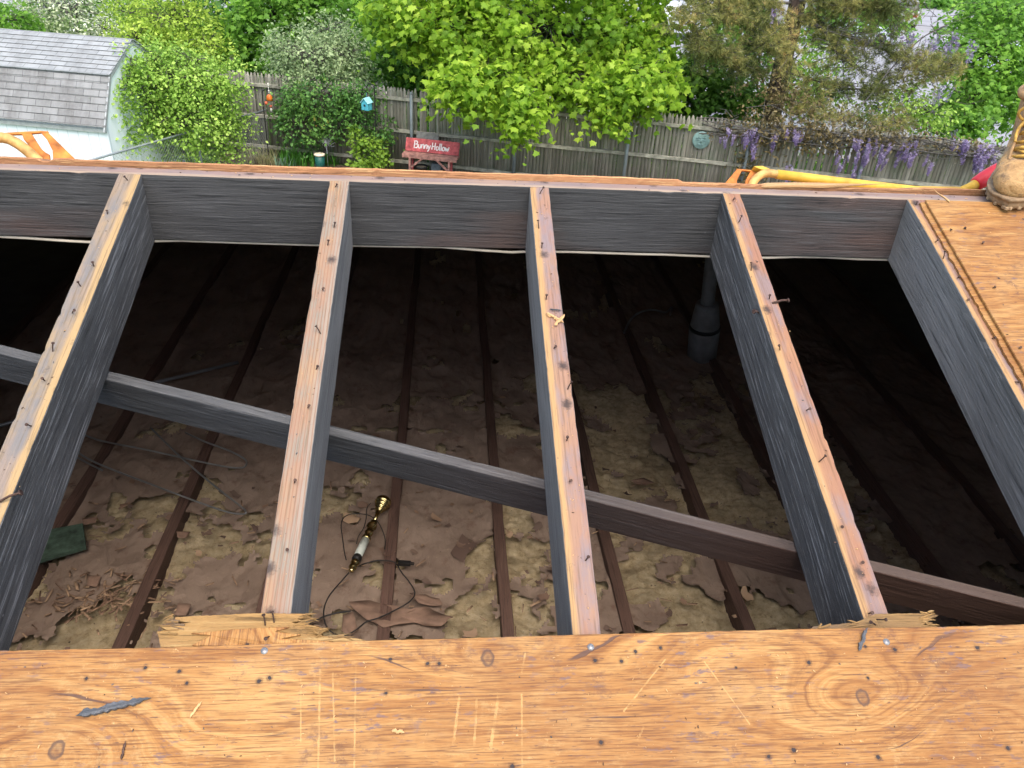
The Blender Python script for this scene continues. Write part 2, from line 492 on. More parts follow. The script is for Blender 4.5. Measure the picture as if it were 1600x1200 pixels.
# ------------------------------------------------------------------ shared materials
M = {}
M['side'] = wood_side('sooty rafter side', (0.080, 0.078, 0.074), (0.29, 0.283, 0.27), 0.80)
M['side_smooth'] = wood_side('grey planed rafter side', (0.180, 0.175, 0.163), (0.30, 0.294, 0.278), 0.5)
M['ridge_side'] = wood_side('dark ridge board', (0.050, 0.049, 0.048), (0.130, 0.130, 0.127), 0.38, (0.090, 0.052, 0.040))
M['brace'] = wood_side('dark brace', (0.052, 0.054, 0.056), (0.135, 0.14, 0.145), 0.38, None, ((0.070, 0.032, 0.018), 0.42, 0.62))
M['brace_top'] = wood_side('lighter brace top', (0.082, 0.082, 0.080), (0.16, 0.16, 0.157), 0.5, None, ((0.090, 0.058, 0.042), 0.42, 0.64))  # brace wood in a lighter tone for the top face
M['joist'] = wood_side('brown joist', (0.105, 0.060, 0.044), (0.20, 0.135, 0.10), 0.3)
M['top_a'] = rafter_top('weathered rafter top', (0.270, 0.191, 0.102), (0.220, 0.169, 0.132), (0.155, 0.144, 0.134), (0.350, 0.234, 0.108), 1)
M['top_b'] = rafter_top('ringed rafter top', (0.310, 0.202, 0.110), (0.265, 0.161, 0.106), (0.215, 0.185, 0.142), (0.260, 0.202, 0.150), 1, 0.55)
M['top_c'] = rafter_top('pink rafter top', (0.300, 0.174, 0.102), (0.260, 0.142, 0.102), (0.205, 0.158, 0.154), (0.370, 0.223, 0.096), -1)
M['top_d'] = rafter_top('orange rafter top', (0.300, 0.158, 0.079), (0.255, 0.125, 0.079), (0.200, 0.144, 0.134), (0.360, 0.213, 0.094), -1)
M['ridge_top'] = rafter_top('pale ridge top', (0.280, 0.196, 0.146), (0.250, 0.172, 0.146), (0.215, 0.169, 0.156), (0.320, 0.238, 0.170), 1)
M['rust'] = plain('rusty nail', (0.085, 0.050, 0.038), 0.6, 0.55, 0.4, 300)
M['galv'] = plain('dull nail head', (0.30, 0.29, 0.28), 0.5, 0.7, 0.3, 300)

def beam(name, L, w, d, mats, parent=None, M_=None, seed=0, fine=1.0, ycut=0.0, chip=0.010, step=0.014, warp=0.0012, end=True):
    """a board along local -Y from 0, top at local z=0; fine = length of the finely cut part. mats = [top, side]"""
    r = 0.0022
    nt_, ns = 7, 9
    per = [(-w/2+r+(w-2*r)*i/(nt_-1), 0.0, 0) for i in range(nt_)]
    per += [(w/2-r*0.3, -r*0.3, 0)]
    per += [(w/2, -r-(d-2*r)*i/(ns-1), 1) for i in range(ns)]
    per += [(w/2-r, -d, 1), (0.0, -d, 1), (-w/2+r, -d, 1)]
    per += [(-w/2, -d+r+(d-2*r)*i/(ns-1), 1) for i in range(ns)]
    per += [(-w/2+r*0.3, -r*0.3, 0)]
    n = len(per)
    ys = list(np.arange(0, fine, step))
    y = fine
    while y < L-1e-6:
        ys.append(y); y += 0.25
    ys.append(L)
    mb = MB()
    R = []
    for yi in ys:
        ring = []
        bx = (mnoise.noise((yi*1.7, seed*3.1, 0))*warp*2.2)
        for (x, z, k) in per:
            p = Vector((x*90, yi*16, z*90+seed*7.7))
            q = mnoise.noise(p)
            c = mnoise.noise(Vector((x*40+seed, yi*38, z*40)))
            edge = max(0.0, 1-abs(abs(x)-w/2)/0.006)*max(0.0, 1-abs(z)/0.012)
            gate = max(0.0, mnoise.noise((yi*5.1+seed, x*20, 3.3))+0.25)
            cc = max(0.0, c-0.15)*gate
            drop = -cc*edge*chip - abs(q)*0.0004
            xx = x + bx + q*0.0005 + (-math.copysign(1, x)*cc*edge*chip*0.8)
            ring.append(Vector((xx, -yi + z*ycut, z + (drop if z > -0.02 else 0) + mnoise.noise((yi*2.3, seed, 5))*warp)))
        R.append(ring)
    V = [p for rr in R for p in rr]
    mb.v = [tuple(p) for p in V]
    for i in range(len(R)-1):
        for k in range(n):
            a, b2 = k, (k+1) % n
            mb.f.append((i*n+a, (i+1)*n+a, (i+1)*n+b2, i*n+b2))
            mb.m.append(0 if (per[a][2] == 0 and per[b2][2] == 0) else 1)
    if end:
        mb.f += [tuple(range(n)), tuple((len(R)-1)*n+k for k in range(n-1, -1, -1))]
        mb.m += [1, 1]
    return mb.build(name, mats, parent, False, M_)

RXM = Matrix.Rotation(SL, 4, 'X')           # slope frame: local Y up the slope, local Z out of the roof

# one nail, shared mesh, standing along local Z
def nail_mesh(name, h, bend, head=0.0024, r=0.0010):
    mb = MB()
    pts = [(bend*((k/6)**2), 0, -0.012+(h+0.012)*k/6) for k in range(7)]
    mb.tube(pts, r, 7)
    e = Vector(pts[-1]); t = (e-Vector(pts[-2])).normalized()
    mb.tube([e, e+t*0.0016], head, 10)
    me = bpy.data.meshes.new(name)
    me.from_pydata(mb.v, [], mb.f)
    me.materials.append(M['rust'])
    return me
NAILS = [nail_mesh('nail', 0.009, 0.002), nail_mesh('nail', 0.013, 0.009), nail_mesh('nail', 0.006, 0.005), nail_mesh('nail', 0.013, -0.009)]
def nail(parent, loc, k=None, rz=None, tilt=None):
    o = bpy.data.objects.new('nail', NAILS[random.randrange(4) if k is None else k])
    COL.objects.link(o)
    o.parent = parent
    o.location = loc
    o.rotation_euler = (random.uniform(-.35, .35) if tilt is None else tilt, random.uniform(-.3, .3), random.uniform(0, 6.28) if rz is None else rz)
    return o
# ================================================================== THE HOUSE UNDER THE ROOF
M['drywall'] = plain('ceiling board', (0.12, 0.10, 0.085), 0.9)
M['siding'] = plain('house siding', (0.62, 0.60, 0.55), 0.7)
M['deck_plain'] = plywood('plain roof deck', [], [], (), 0.1, 5.0)
house = empty('house', (0, 1.6, 0), 'house with an opened low roof, rafters bare over a dark attic', 'house')
def hpart(name, mb, mat):
    return mb.build(name, mat, house, M=Matrix.Translation((0, -1.6, 0)))
b = MB(); b.box((0, 1.6, ZF-0.16), (12, 8.5, 0.012)); hpart('ceiling', b, M['drywall'])
b = MB(); b.box((0, -2.6, 1.6), (12, 0.14, 3.3)); hpart('outer_wall', b, M['siding'])
b = MB(); b.box((0, 5.8, 1.6), (12, 0.14, 3.3)); hpart('outer_wall', b, M['siding'])
for sx in (-1, 1):
    b = MB()
    b.prism([(-2.55, 0), (5.75, 0), (5.75, 3.36), (1.62, 4.76), (-2.55, 3.36)], -0.06, 0.06,
            Matrix.Translation((sx*5.9, 0, 0)) @ Matrix(((0, 0, 1), (1, 0, 0), (0, 1, 0))).to_4x4())
    hpart('gable_wall', b, M['siding'])
def deck_piece(x0, x1, y0, y1, name='roof_deck'):
    p0, p1 = slope_pt(x0, y0, 0.0), slope_pt(x1, y1, 0.0)
    mb = MB(); L = (y1-y0)/math.cos(SL)
    mb.box(((x1-x0)/2, L/2, 0.0075), (x1-x0, L, 0.0125))
    return mb.build(name, M['deck_plain'], house, M=Matrix.Translation((0, -1.6, 0)) @ Matrix.Translation(p0) @ RXM)
deck_piece(-6, -1.262, -2.9, 1.594)
deck_piece(-1.255, 2.435, -2.9, -0.428)
deck_piece(2.445, 6, -2.9, 1.594)
deck_piece(1.196, 2.435, -0.42, 0.706)

# ---- ridge board
ridge = beam('ridge_board', 12, 0.041, 0.137, [M['ridge_top'], M['ridge_side']],
             M_=Matrix.Translation((6, D_R+0.0205, ZR)) @ Matrix.Rotation(-PI/2, 4, 'Z'), seed=3, fine=9.0, step=0.02, warp=0.0010)
tag(ridge, 'long dark sooty ridge board with a pale top edge, running across behind all the rafters', 'ridge board')
for (u, v) in [(549, 297), (556, 348), (819, 309), (813, 360), (1391, 343), (224, 312), (877, 330), (281, 384)]:
    d = ray(u, v); p = CAM + d*((D_R-0.001)/d.y)
    mb = MB(); mb.lathe([(0.0, -0.003), (0.0042, -0.002), (0.0036, 0.0012), (0.0, 0.0016)], 10, Matrix.Rotation(PI/2, 4, 'X'))
    o = mb.build('nail', M['galv'], ridge, True)
    o.matrix_world = ridge.matrix_world.inverted() @ Matrix.Translation(p)

# ---- far slope sheathing: its broken upper edge shows above the ridge
def far_sheathing():
    mb = MB()
    x, R = -6.0, []
    L = 4.95
    y0 = D_R+0.0435
    while x <= 6.0:
        t = mnoise.noise((x*3.1, 0, 1.3)); u = mnoise.noise((x*23, 4, 0)); w_ = mnoise.noise((x*60, 9, 2))
        zt = ZR+0.0125+0.0022*t+0.0012*u+0.0006*w_
        if -0.806 < x < -0.786: zt -= 0.006
        if 0.50 < x < 1.02: zt -= 0.004+0.004*max(0, mnoise.noise((x*9, 2, 2)))
        yo = y0+max(0, u)*0.004+max(0, w_)*0.002
        R.append([Vector((x, yo, ZR-0.003)), Vector((x, yo+0.0015*w_, ZR+0.003)), Vector((x, yo+0.001*u, zt-0.002)), Vector((x, yo+0.003, zt)),
                  Vector((x, y0+0.06, zt-0.02)), Vector((x, y0+L, ZR+0.012-TS*L)), Vector((x, y0+L, ZR-0.004-TS*L)), Vector((x, y0+0.05, ZR-0.022))])
        x += 0.012 if -1.2 < x < 1.6 else 0.2
    mb.rings(R)
    return mb
M['ply_edge'] = wood_side('raw plywood edge', (0.40, 0.19, 0.085), (0.62, 0.38, 0.17), 0.75)
mm = far_sheathing()
# local Y along world X so the fibres follow the edge
Rz = Matrix.Rotation(-PI/2, 4, 'Z')
mm.v = [tuple(Rz.inverted() @ Vector(p)) for p in mm.v]
fs = mm.build('roof_sheathing', M['ply_edge'], M=Rz)
tag(fs, 'orange plywood sheathing of the far slope, only its torn top edge showing over the ridge', 'roof sheathing')

# ---- rafters
R_INFO = [
    (-2, 'top_a', 'side', 0.043, 'leftmost rafter, yellow-grey worn top with bent rusty nails, leaning out of the left edge'),
    (-1, 'top_b', 'side_smooth', 0.0393, 'rafter with straight reddish grain lines along its top, ending at the long torn plywood scrap'),
    (0, 'top_c', 'side_smooth', 0.0393, 'middle rafter with smooth blue-grey side, small splinters of wood lying on its top'),
    (1, 'top_d', 'side', 0.0385, 'rafter with orange top and heavily streaked black side, ending at the short torn plywood scrap'),
    (2, 'top_d', 'side_smooth', 0.0393, 'rightmost rafter, carrying the left edge of the plywood panel under the boot'),
]
rafters = {}
for k, tm, sm, w, lab in R_INFO:
    mw = Matrix.Translation((RX0+k*STEP, D_R-0.0015, ZR)) @ RXM
    o = beam('rafter', 4.7, w, 0.1345, [M[tm], M[sm]], M_=mw, seed=10+k*3, fine=1.05, ycut=-TS, step=0.009, warp=0.0012)
    tag(o, lab, 'rafter', 'rafters of the opened roof bays')
    rafters[k] = o
    y = 0.02
    random.seed(40+k)
    while y < 0.96:
        if k < 2 or True:
            lx = random.uniform(-0.013, 0.010) if k < 2 else random.uniform(-0.016, -0.006)
            nail(o, (lx, -y, 0.0), random.choice([0, 2, 2, 3]) if random.random() < .8 else 1)
        y += random.uniform(0.05, 0.14)
# two long bent nails that stick out sideways
def side_nail(k, a, c, r=0.0018):
    o = rafters[k]; mb = MB()
    a, c = Vector(a), Vector(c)
    mb.tube([a, a.lerp(c, .6)+Vector((0, 0, .003)), c], r, 7)
    t = (c-a).normalized(); mb.tube([c, c+t*0.002], 0.0045, 10)
    mb.build('nail', M['rust'], o)
side_nail(1, (0.006, -0.32, 0.0), (0.034, -0.318, 0.006), 0.0022)
side_nail(-2, (0.003, -0.742, 0.0), (0.034, -0.730, 0.008))
side_nail(-2, (0.008, -0.832, 0.0), (0.024, -0.822, 0.010))
side_nail(1, (-0.019, -0.335, -0.012), (-0.030, -0.337, -0.006))

# ---- diagonal brace nailed under the rafters
pa, pb = Vector((-0.810, 1.330, 0)), Vector((0.935, 0.850, 0))
dirx = (pb-pa).normalized()
def under(p): return Vector((p.x, p.y, ZR-0.146-TS*(D_R-p.y)))
A_, B_ = under(pa-dirx*0.9), under(pb+dirx*1.2)
yv = (B_-A_).normalized()
nv = Vector((0, -math.sin(SL), math.cos(SL)))
up_ = (nv*0.95 + Vector((0, 0, 1))*0.35).normalized()
xv = yv.cross(up_).normalized(); zv = xv.cross(yv)
Mbr = Matrix((xv, yv, zv)).transposed().to_4x4(); Mbr.translation = B_
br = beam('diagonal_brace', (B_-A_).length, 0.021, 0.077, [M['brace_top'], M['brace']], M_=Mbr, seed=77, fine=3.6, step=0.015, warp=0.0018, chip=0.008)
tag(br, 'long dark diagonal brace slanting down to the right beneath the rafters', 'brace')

# ---- cable under the ridge board
pts = []
for (u, v) in [(-60, 366), (40, 371), (110, 376), (150, 378), (200, 378), (232, 376), (282, 375), (340, 377), (400, 379), (500, 382), (600, 383.5), (690, 385), (760, 391), (800, 393.5), (830, 392), (900, 393), (990, 396), (1040, 397), (1110, 400), (1200, 402), (1240, 400.5), (1290, 401), (1340, 404), (1390, 405), (1500, 409)]:
    d = ray(u, v); pts.append(CAM+d*((D_R+0.008)/d.y)+Vector((0, 0, -0.001)))
mb = MB(); mb.tube(pts, 0.0031, 8)
M['cable'] = plain('cream cable', (0.52, 0.45, 0.34), 0.5)
tag(mb.build('electrical_cable', M['cable'], None, True), 'cream electrical cable sagging along the bottom of the ridge board', 'cable')

# ---- foreground plywood
ORG = slope_pt(0.1, 0.35, 0.001)
MS = Matrix.Translation(ORG) @ RXM
MSI = MS.inverted()
PT = 0.0125
def S(u, v, off=0.001+PT):
    p = MSI @ on_slope(u, v, off); return (p.x, p.y)
KN = [(*S(762, 1028), 0.085, 0.032, 0.060, 1), (*S(88, 1172), 0.10, 0.060, -0.085, 1), (*S(1348, 1090), 0.105, 0.048, 0.095, 1),
      (*S(1190, 1045), 0.10, 0.05, -0.035, 0), (*S(1470, 1125), 0.09, 0.03, -0.045, 0), (*S(470, 1150), 0.2, 0.05, 0.03, 0)]
HO = [(*S(u, v), r) for u, v, r in [(227, 1043, .0028), (280, 1049, .0031), (135, 1060, .0026), (610, 1030, .0026), (668, 1037, .0030), (686, 1037, .0028), (603, 1083, .0026),
      (993, 1018, .0030), (1032, 1012, .0030), (930, 1032, .0034), (971, 1033, .0032), (1264, 1035, .0034), (1352, 1010, .0026), (1398, 1015, .0036),
      (1527, 1012, .0036), (1356, 1059, .0024), (1240, 1172, .0040), (1201, 1182, .0032), (1372, 1183, .0036), (1575, 1169, .0034), (800, 1197, .0034),
      (939, 1160, .0036), (421, 1059, .0034), (405, 1064, .0036), (292, 1067, .0028), (1150, 1043, .0020)]]
SCR = [(*S(a, b_), *S(c, d_), w) for a, b_, c, d_, w in [(718, 1088, 708, 1165, .0016), (779, 1086, 766, 1172, .0018), (745, 1092, 741, 1166, .0014), (815, 1084, 816, 1215, .0011),
       (1040, 1030, 974, 1112, .0009), (1100, 1033, 1172, 1132, .0008), (821, 1020, 815, 1052, .0012), (500, 1045, 497, 1210, .0012), (520, 1050, 523, 1190, .0010),
       (470, 1060, 470, 1160, .0008), (1006, 1135, 996, 1158, .0012), (556, 1040, 553, 1230, .0010)]]
M['ply_front'] = plywood('old plywood panel', KN, HO, SCR, 0.35, 0.0)
def sheet_mesh(edge, x0, x1, ylow, nx=420):
    """edge(x) -> local y of the ragged upper edge"""
    R = []
    for i in range(nx+1):
        x = x0+(x1-x0)*i/nx
        e = edge(x)
        j = mnoise.noise((x*70, 1, 0))*0.0008+mnoise.noise((x*190, 3, 0))*0.0006
        R.append([Vector((x, ylow, 0)), Vector((x, ylow, PT)), Vector((x, e-0.02, PT+mnoise.noise((x*3, 0, 7))*0.0006)), Vector((x, e-0.0012+j, PT)), Vector((x, e+j, PT-0.0016)),
                  Vector((x, e+j*1.7-0.0007, PT*0.6)), Vector((x, e-j*1.5, PT*0.25)), Vector((x, e-0.001, 0))])
    mb = MB(); mb.rings(R)
    return mb
EP = [S(u, v) for u, v in [(-700, 1030), (0, 1016), (250, 1011), (575, 1000), (700, 997), (935, 990), (1100, 986), (1250, 982), (1460, 979), (1600, 975), (2100, 962)]]
def edge_front(x):
    for (xa, ya), (xb, yb) in zip(EP, EP[1:]):
        if x <= xb or (xb, yb) == EP[-1]:
            return ya+(yb-ya)*(x-xa)/(xb-xa)
front = sheet_mesh(edge_front, -1.35, 1.085, -0.81).build('plywood_sheet', M['ply_front'], None, False, MS)
tag(front, 'wide orange plywood panel filling the foreground, scratched, with knots and nail holes', 'plywood panel', 'plywood panels left on the near slope')
for (u, v) in [(413, 1017), (923, 1011), (1385, 1003)]:
    x, y = S(u, v)
    mb = MB(); mb.lathe([(0.0, -0.002), (0.0048, -0.001), (0.0044, 0.0008), (0.0, 0.0014)], 12)
    o = mb.build('nail', M['galv'], front, True); o.location = (x, y, PT)

# ---- right plywood panel under the boot
ORG2 = slope_pt(1.012, 1.150, 0.001)
MS2 = Matrix.Translation(ORG2) @ RXM
M['ply_right'] = plywood('bright plywood panel', [(0.42, 0.22, 0.1, 0.05, 0.06, 0)],
    [(random.uniform(0.02, 0.5), random.uniform(-.3, .42), random.uniform(.0018, .003)) for _ in range(22)], (), 0.25, 11.0)
mb = MB()
ys = np.linspace(-0.455, 0.463, 150)
R = []
for y in ys:
    j = mnoise.noise((y*60, 5, 0))*0.0012+mnoise.noise((y*9, 5, 3))*0.0015
    xl = 0.0 - 0.06*(y-0.463)*0.0 + j
    R.append([Vector((1.42, y, 0)), Vector((1.42, y, PT)), Vector((xl+0.03, y, PT)), Vector((xl+0.001, y, PT)), Vector((xl, y, PT-0.0015)), Vector((xl+0.0005-j, y, 0.006)), Vector((xl-0.010+2*j, y, 0.0052)), Vector((xl-0.010+2*j, y, 0))])
mb.rings(R)
rp = mb.build('plywood_sheet', M['ply_right'], None, False, MS2)
tag(rp, 'bright orange plywood panel at the upper right, the work boot standing on it', 'plywood panel', 'plywood panels left on the near slope')
for (x, y) in [(0.012, 0.36), (0.03, 0.20), (0.02, 0.05), (0.07, 0.33), (0.055, 0.37)]:
    nail(rp, (x, y, PT-0.002), 2)

# ---- torn plies still nailed to the rafters
M['ply_torn'] = wood_side('freshly torn plies', (0.29, 0.165, 0.056), (0.42, 0.28, 0.115), 0.8, (0.12, 0.085, 0.060))
def torn(px, label, z1=0.009, dark=None):
    base = [S(u, v, 0.006) for u, v in px]
    poly = []
    for i, (a, c) in enumerate(zip(base, base[1:]+base[:1])):
        n = max(1, int(math.hypot(c[0]-a[0], c[1]-a[1])/0.003))
        for k in range(n):
            t = k/n
            x, y = a[0]+(c[0]-a[0])*t, a[1]+(c[1]-a[1])*t
            poly.append((x+mnoise.noise((x*300, y*300, 1))*0.0009, y+mnoise.noise((x*300, y*300, 8))*0.0007))
    Rt = Matrix.Rotation(PI/2, 4, 'Z')
    mb = MB(); mb.prism(poly, 0.0005, z1, Rt.inverted(), zj=0.0006)
    o = mb.build('plywood_scrap', M['ply_torn'], None, False, MS @ Rt)
    tag(o, label, 'plywood scrap', 'torn plywood scraps at the panel edge')
    return o
t1 = torn([(252, 1013), (250, 1000), (247, 989), (262, 986), (250, 980), (285, 976), (300, 974), (274, 972), (276, 966), (320, 964), (400, 960), (486, 961), (470, 964.5), (487, 966), (462, 969),
      (476, 971), (455, 974), (468, 977), (500, 980), (484, 983), (510, 986), (488, 989), (506, 992), (482, 994), (560, 999), (575, 1004), (420, 1012)],
     'long splintered strip of pale torn plywood on the rafter with grain lines')
t2 = torn([(1263, 990), (1268, 981), (1290, 979), (1335, 974), (1350, 968), (1366, 961), (1420, 960), (1452, 961), (1464, 963), (1452, 968), (1442, 971), (1450, 974), (1440, 978), (1462, 981), (1470, 988)],
     'short jagged strip of pale torn plywood on the orange streaked rafter')
Rti = Matrix.Rotation(-PI/2, 4, 'Z')
def shards(o, ends, nshard, seed):
    rnd = random.Random(seed)
    for (u, v, du) in ends:
        mb = MB()
        for _ in range(nshard):
            a = Vector((*S(u-du*rnd.uniform(.2, 1.6), v+rnd.uniform(-7, 7), 0.008), 0.0085+rnd.uniform(0, .002)))
            e = Vector((*S(u+du*rnd.uniform(.1, .9), v+rnd.uniform(-9, 9), 0.008), 0.0085+rnd.uniform(-.003, .005)))
            a, e = Rti @ a, Rti @ e
            w = rnd.uniform(.0006, .0016)
            mb.tube([a, a.lerp(e, .6)+Vector((rnd.uniform(-1, 1)*.0006, 0, .0006)), e], [w, w*.8, w*.12], 5)
        mb.build('splinter_tuft', M['ply_torn'], o)
def upper_ply(o, px, z):
    poly = []
    base = [S(u, v, 0.010) for u, v in px]
    for a, c in zip(base, base[1:]+base[:1]):
        n = max(1, int(math.hypot(c[0]-a[0], c[1]-a[1])/0.002))
        for k in range(n):
            x, y = a[0]+(c[0]-a[0])*k/n, a[1]+(c[1]-a[1])*k/n
            poly.append((x+mnoise.noise((x*420, y*500, 1))*0.0016, y+mnoise.noise((x*200, y*420, 8))*0.0008))
    mb = MB(); mb.prism(poly, z-.002, z+.0022, Matrix.Rotation(-PI/2, 4, 'Z'), zj=0.0005)
    mb.build('torn_ply', M['ply_front'], o)
upper_ply(t1, [(300, 1010), (330, 994), (300, 991), (350, 986), (390, 983), (452, 981), (430, 988), (470, 993), (440, 999), (520, 1003), (480, 1010)], 0.0095)
shards(t1, [(262, 968, -16), (258, 986, -14), (268, 978, -14), (490, 965, 20), (500, 984, 16), (505, 991, 14), (540, 998, 26), (486, 974, 18)], 5, 3)
shards(t2, [(1456, 963, 14), (1450, 974, 12), (1455, 981, 14), (1330, 976, -20), (1275, 983, -14)], 5, 4)
for o, q in ((t1, [(416, 979), (421, 992), (430, 975)]), (t2, [(1368, 968), (1371, 975)])):
    for (u, v) in q:
        x, y = S(u, v, 0.01); nail(o, Rti @ Vector((x, y, 0.008)), 1, tilt=0.5)

# ---- splinters and debris lying on the wood
M['char'] = wood_side('charred splinter', (0.075, 0.080, 0.086), (0.19, 0.19, 0.19), 0.5)
M['splinter'] = wood_side('raw splinter', (0.56, 0.33, 0.14), (0.70, 0.50, 0.26), 0.4)
def sliver(name, a, c, w, h, mat, label, z=PT+0.001, Mx=None, cat='splinter', lift=0.0):
    a, c = Vector((*a, z+h/2)), Vector((*c, z+h/2+lift))
    d = c-a; L = d.length; y = d.normalized(); x = y.cross(Vector((0, 0, 1))).normalized(); zz = x.cross(y)
    Ml = Matrix((x, y, zz)).transposed().to_4x4(); Ml.translation = c
    R = []
    n = 60
    for i in range(n+1):
        t = i/n
        e = min(1, t/0.10, (1-t)/0.22)
        e = max(0.08, e)
        ww = w*e*(0.8+0.55*mnoise.noise((t*17, w*1000, 0))); hh = h*max(0.3, e)
        ox = mnoise.noise((t*5, 3, w*900))*w*0.3+mnoise.noise((t*12, 5, w*700))*w*0.10
        R.append([Vector((ox+sx*ww/2, -L+t*L, sz*hh/2)) for sx, sz in ((-1, -1), (-1, .6), (0, 1), (1, .7), (1, -1))])
    mb = MB(); mb.rings(R)
    o = mb.build(name, mat, None, False, (Mx or MS) @ Ml)
    return tag(o, label, cat)
sliver('wood_splinter', S(120, 1119), S(238, 1093), 0.0085, 0.006, M['char'], 'charred grey splinter of wood lying on the foreground plywood')
sliver('wood_splinter', S(297, 1122), S(316, 1096), 0.0030, 0.002, M['splinter'], 'small pale sliver beside the charred splinter on the plywood')
sliver('wood_splinter', S(1341, 1018), S(1353, 983), 0.0050, 0.003, M['char'], 'short grey splinter standing over the short torn plywood strip', lift=0.004)
sliver('wood_splinter', S(190, 1188), S(197, 1158), 0.0030, 0.002, M['rust'], 'thin rust-brown curved sliver near the bottom left of the foreground plywood')
sliver('wood_splinter', S(612, 1142), S(632, 1146), 0.0050, 0.002, M['splinter'], 'pale flat wood flake on the foreground plywood left of the long scratches')
# splinters on the middle rafter
MR = rafters[0].matrix_world
def RL(u, v):
    p = MR.inverted() @ on_slope(u, v, 0.0); return (p.x, p.y)
sliver('wood_splinter', RL(853, 491), RL(881, 506), 0.0075, 0.003, M['splinter'], 'reddish splinter lying across the middle rafter', 0.001, MR)
sliver('wood_splinter', RL(866, 512), RL(882, 494), 0.0060, 0.002, M['splinter'], 'pale yellow splinter crossing the reddish one on the middle rafter', 0.004, MR)
sliver('wood_splinter', RL(858, 486), RL(878, 488), 0.0030, 0.002, M['char'], 'dark little twig above the two crossed splinters on the middle rafter', 0.0035, MR)
# splinters along the ridge
p0, p1 = at_y(1180, 290, D_R+0.05), at_y(1384, 287.5, D_R+0.05)
MI = Matrix.Translation((0, 0, 0))
def sliver3(name, a, c, w, h, mat, label):
    d = c-a; y = d.normalized(); x = y.cross(Vector((0, 0, 1))).normalized(); zz = x.cross(y)
    Ml = Matrix((x, y, zz)).transposed().to_4x4(); Ml.translation = c
    L = d.length; R = []
    for i in range(31):
        t = i/30; e = max(0.12, min(1, t/0.08, (1-t)/0.5))
        R.append([Vector((sx*w*e/2, -L+t*L, sz*h*e/2+math.sin(t*7)*0.001)) for sx, sz in ((-1, -1), (-1, .7), (0, 1), (1, .7), (1, -1))])
    mb = MB(); mb.rings(R)
    return tag(mb.build(name, mat, None, False, Ml), label, 'splinter')
sliver3('wood_splinter', p0, p1, 0.02, 0.006, M['splinter'], 'long pointed orange strip of plywood lying along the ridge beside the yellow shovel handle')
sliver3('wood_splinter', at_y(1484, 316, D_R-0.03), at_y(1458, 295, D_R+0.02), 0.004, 0.003, M['splinter'], 'thin pale stick leaning over the ridge near the work boot')
# crumbs of wood and bark on every upper surface
mb = MB()
random.seed(5)
def crumb(p, s, mx):
    a = random.uniform(0, PI); l = s*random.uniform(.6, 2.2); w = s*random.uniform(.3, .8)
    mx = mx @ Matrix.Translation((p[0], p[1], p[2]+s*.25)) @ Matrix.Rotation(a, 4, 'Z') @ Matrix.Rotation(random.uniform(-.4, .4), 4, 'X')
    mb.mi = random.choice([0, 0, 1, 2])
    q = [Vector((-l/2, -w/2, 0)), Vector((l/2, -w*.3, 0)), Vector((l*.3, w/2, 0)), Vector((-l*.4, w*.4, 0))]
    up = Vector((0, 0, s*.35))
    mb.add([mx @ v for v in q]+[mx @ (v*.8+up) for v in q], [(3, 2, 1, 0), (4, 5, 6, 7), (0, 1, 5, 4), (1, 2, 6, 5), (2, 3, 7, 6), (3, 0, 4, 7)])
for _ in range(240):
    x, y = random.uniform(-.65, .75), random.uniform(.20, .36)
    crumb((x, y, PT), random.uniform(.0008, .0024), MS)
for k in range(-2, 2):
    for _ in range(42):
        crumb((random.gauss(0, .010), -random.uniform(0, .98), 0), random.uniform(.0008, .0024), rafters[k].matrix_world)
for _ in range(60):
    crumb((random.uniform(.0, .4), random.uniform(-.3, .45), PT), random.uniform(.001, .0028), MS2)
for _ in range(70):
    crumb((random.uniform(-.9, 1.3), 0.0, 0.0), random.uniform(.001, .003), Matrix.Translation((0, D_R+random.uniform(.003, .036), ZR)))
M['crumb'] = plain('bark crumb', (0.08, 0.045, 0.03), 0.9)
tag(mb.build('wood_crumbs', [M['splinter'], M['crumb'], M['char']]), 'scattered crumbs and chips of wood over rafters and plywood', 'wood debris', kind='stuff')

# ================================================================== ATTIC FLOOR
JX0 = 0.2183
JN = list(range(-6, 7))
ORD = ['first', 'second', 'third', 'fourth', 'fifth', 'sixth', 'seventh', 'eighth', 'ninth', 'tenth', 'eleventh', 'twelfth', 'thirteenth']
JL = {-6: 'reddish-brown ceiling joist at the far left, mostly in the dark', -5: 'ceiling joist running behind the upper half of the leftmost rafter',
      -4: 'ceiling joist half covered by the green board', -3: 'ceiling joist crossed by the bent metal frame, right of the green board',
      -2: 'ceiling joist hidden behind the rafter with grain lines', -1: 'ceiling joist just right of the brass lamp, crossed by its black cord',
      0: 'ceiling joist left of the middle rafter, right of the brass lamp bay', 1: 'ceiling joist just right of the middle rafter',
      2: 'ceiling joist between the middle rafter and the orange streaked rafter, among yellow wool', 3: 'ceiling joist passing under the streaked rafter below the grey vent duct',
      4: 'ceiling joist in the dark bay right of the orange streaked rafter', 5: 'ceiling joist in the dark bay left of the rightmost rafter', 6: 'ceiling joist under the rightmost rafter, nearly black'}
for k in JN:
    x = JX0+k*STEP
    o = beam('ceiling_joist', 8.0, 0.041, 0.14, [M['joist'], M['joist']], M_=Matrix.Translation((x+random.uniform(-.004, .004), 5.6, ZF)), seed=200+k, fine=4.6, step=0.05, warp=0.003)
    tag(o, JL[k], 'ceiling joist', 'joists of the attic floor')

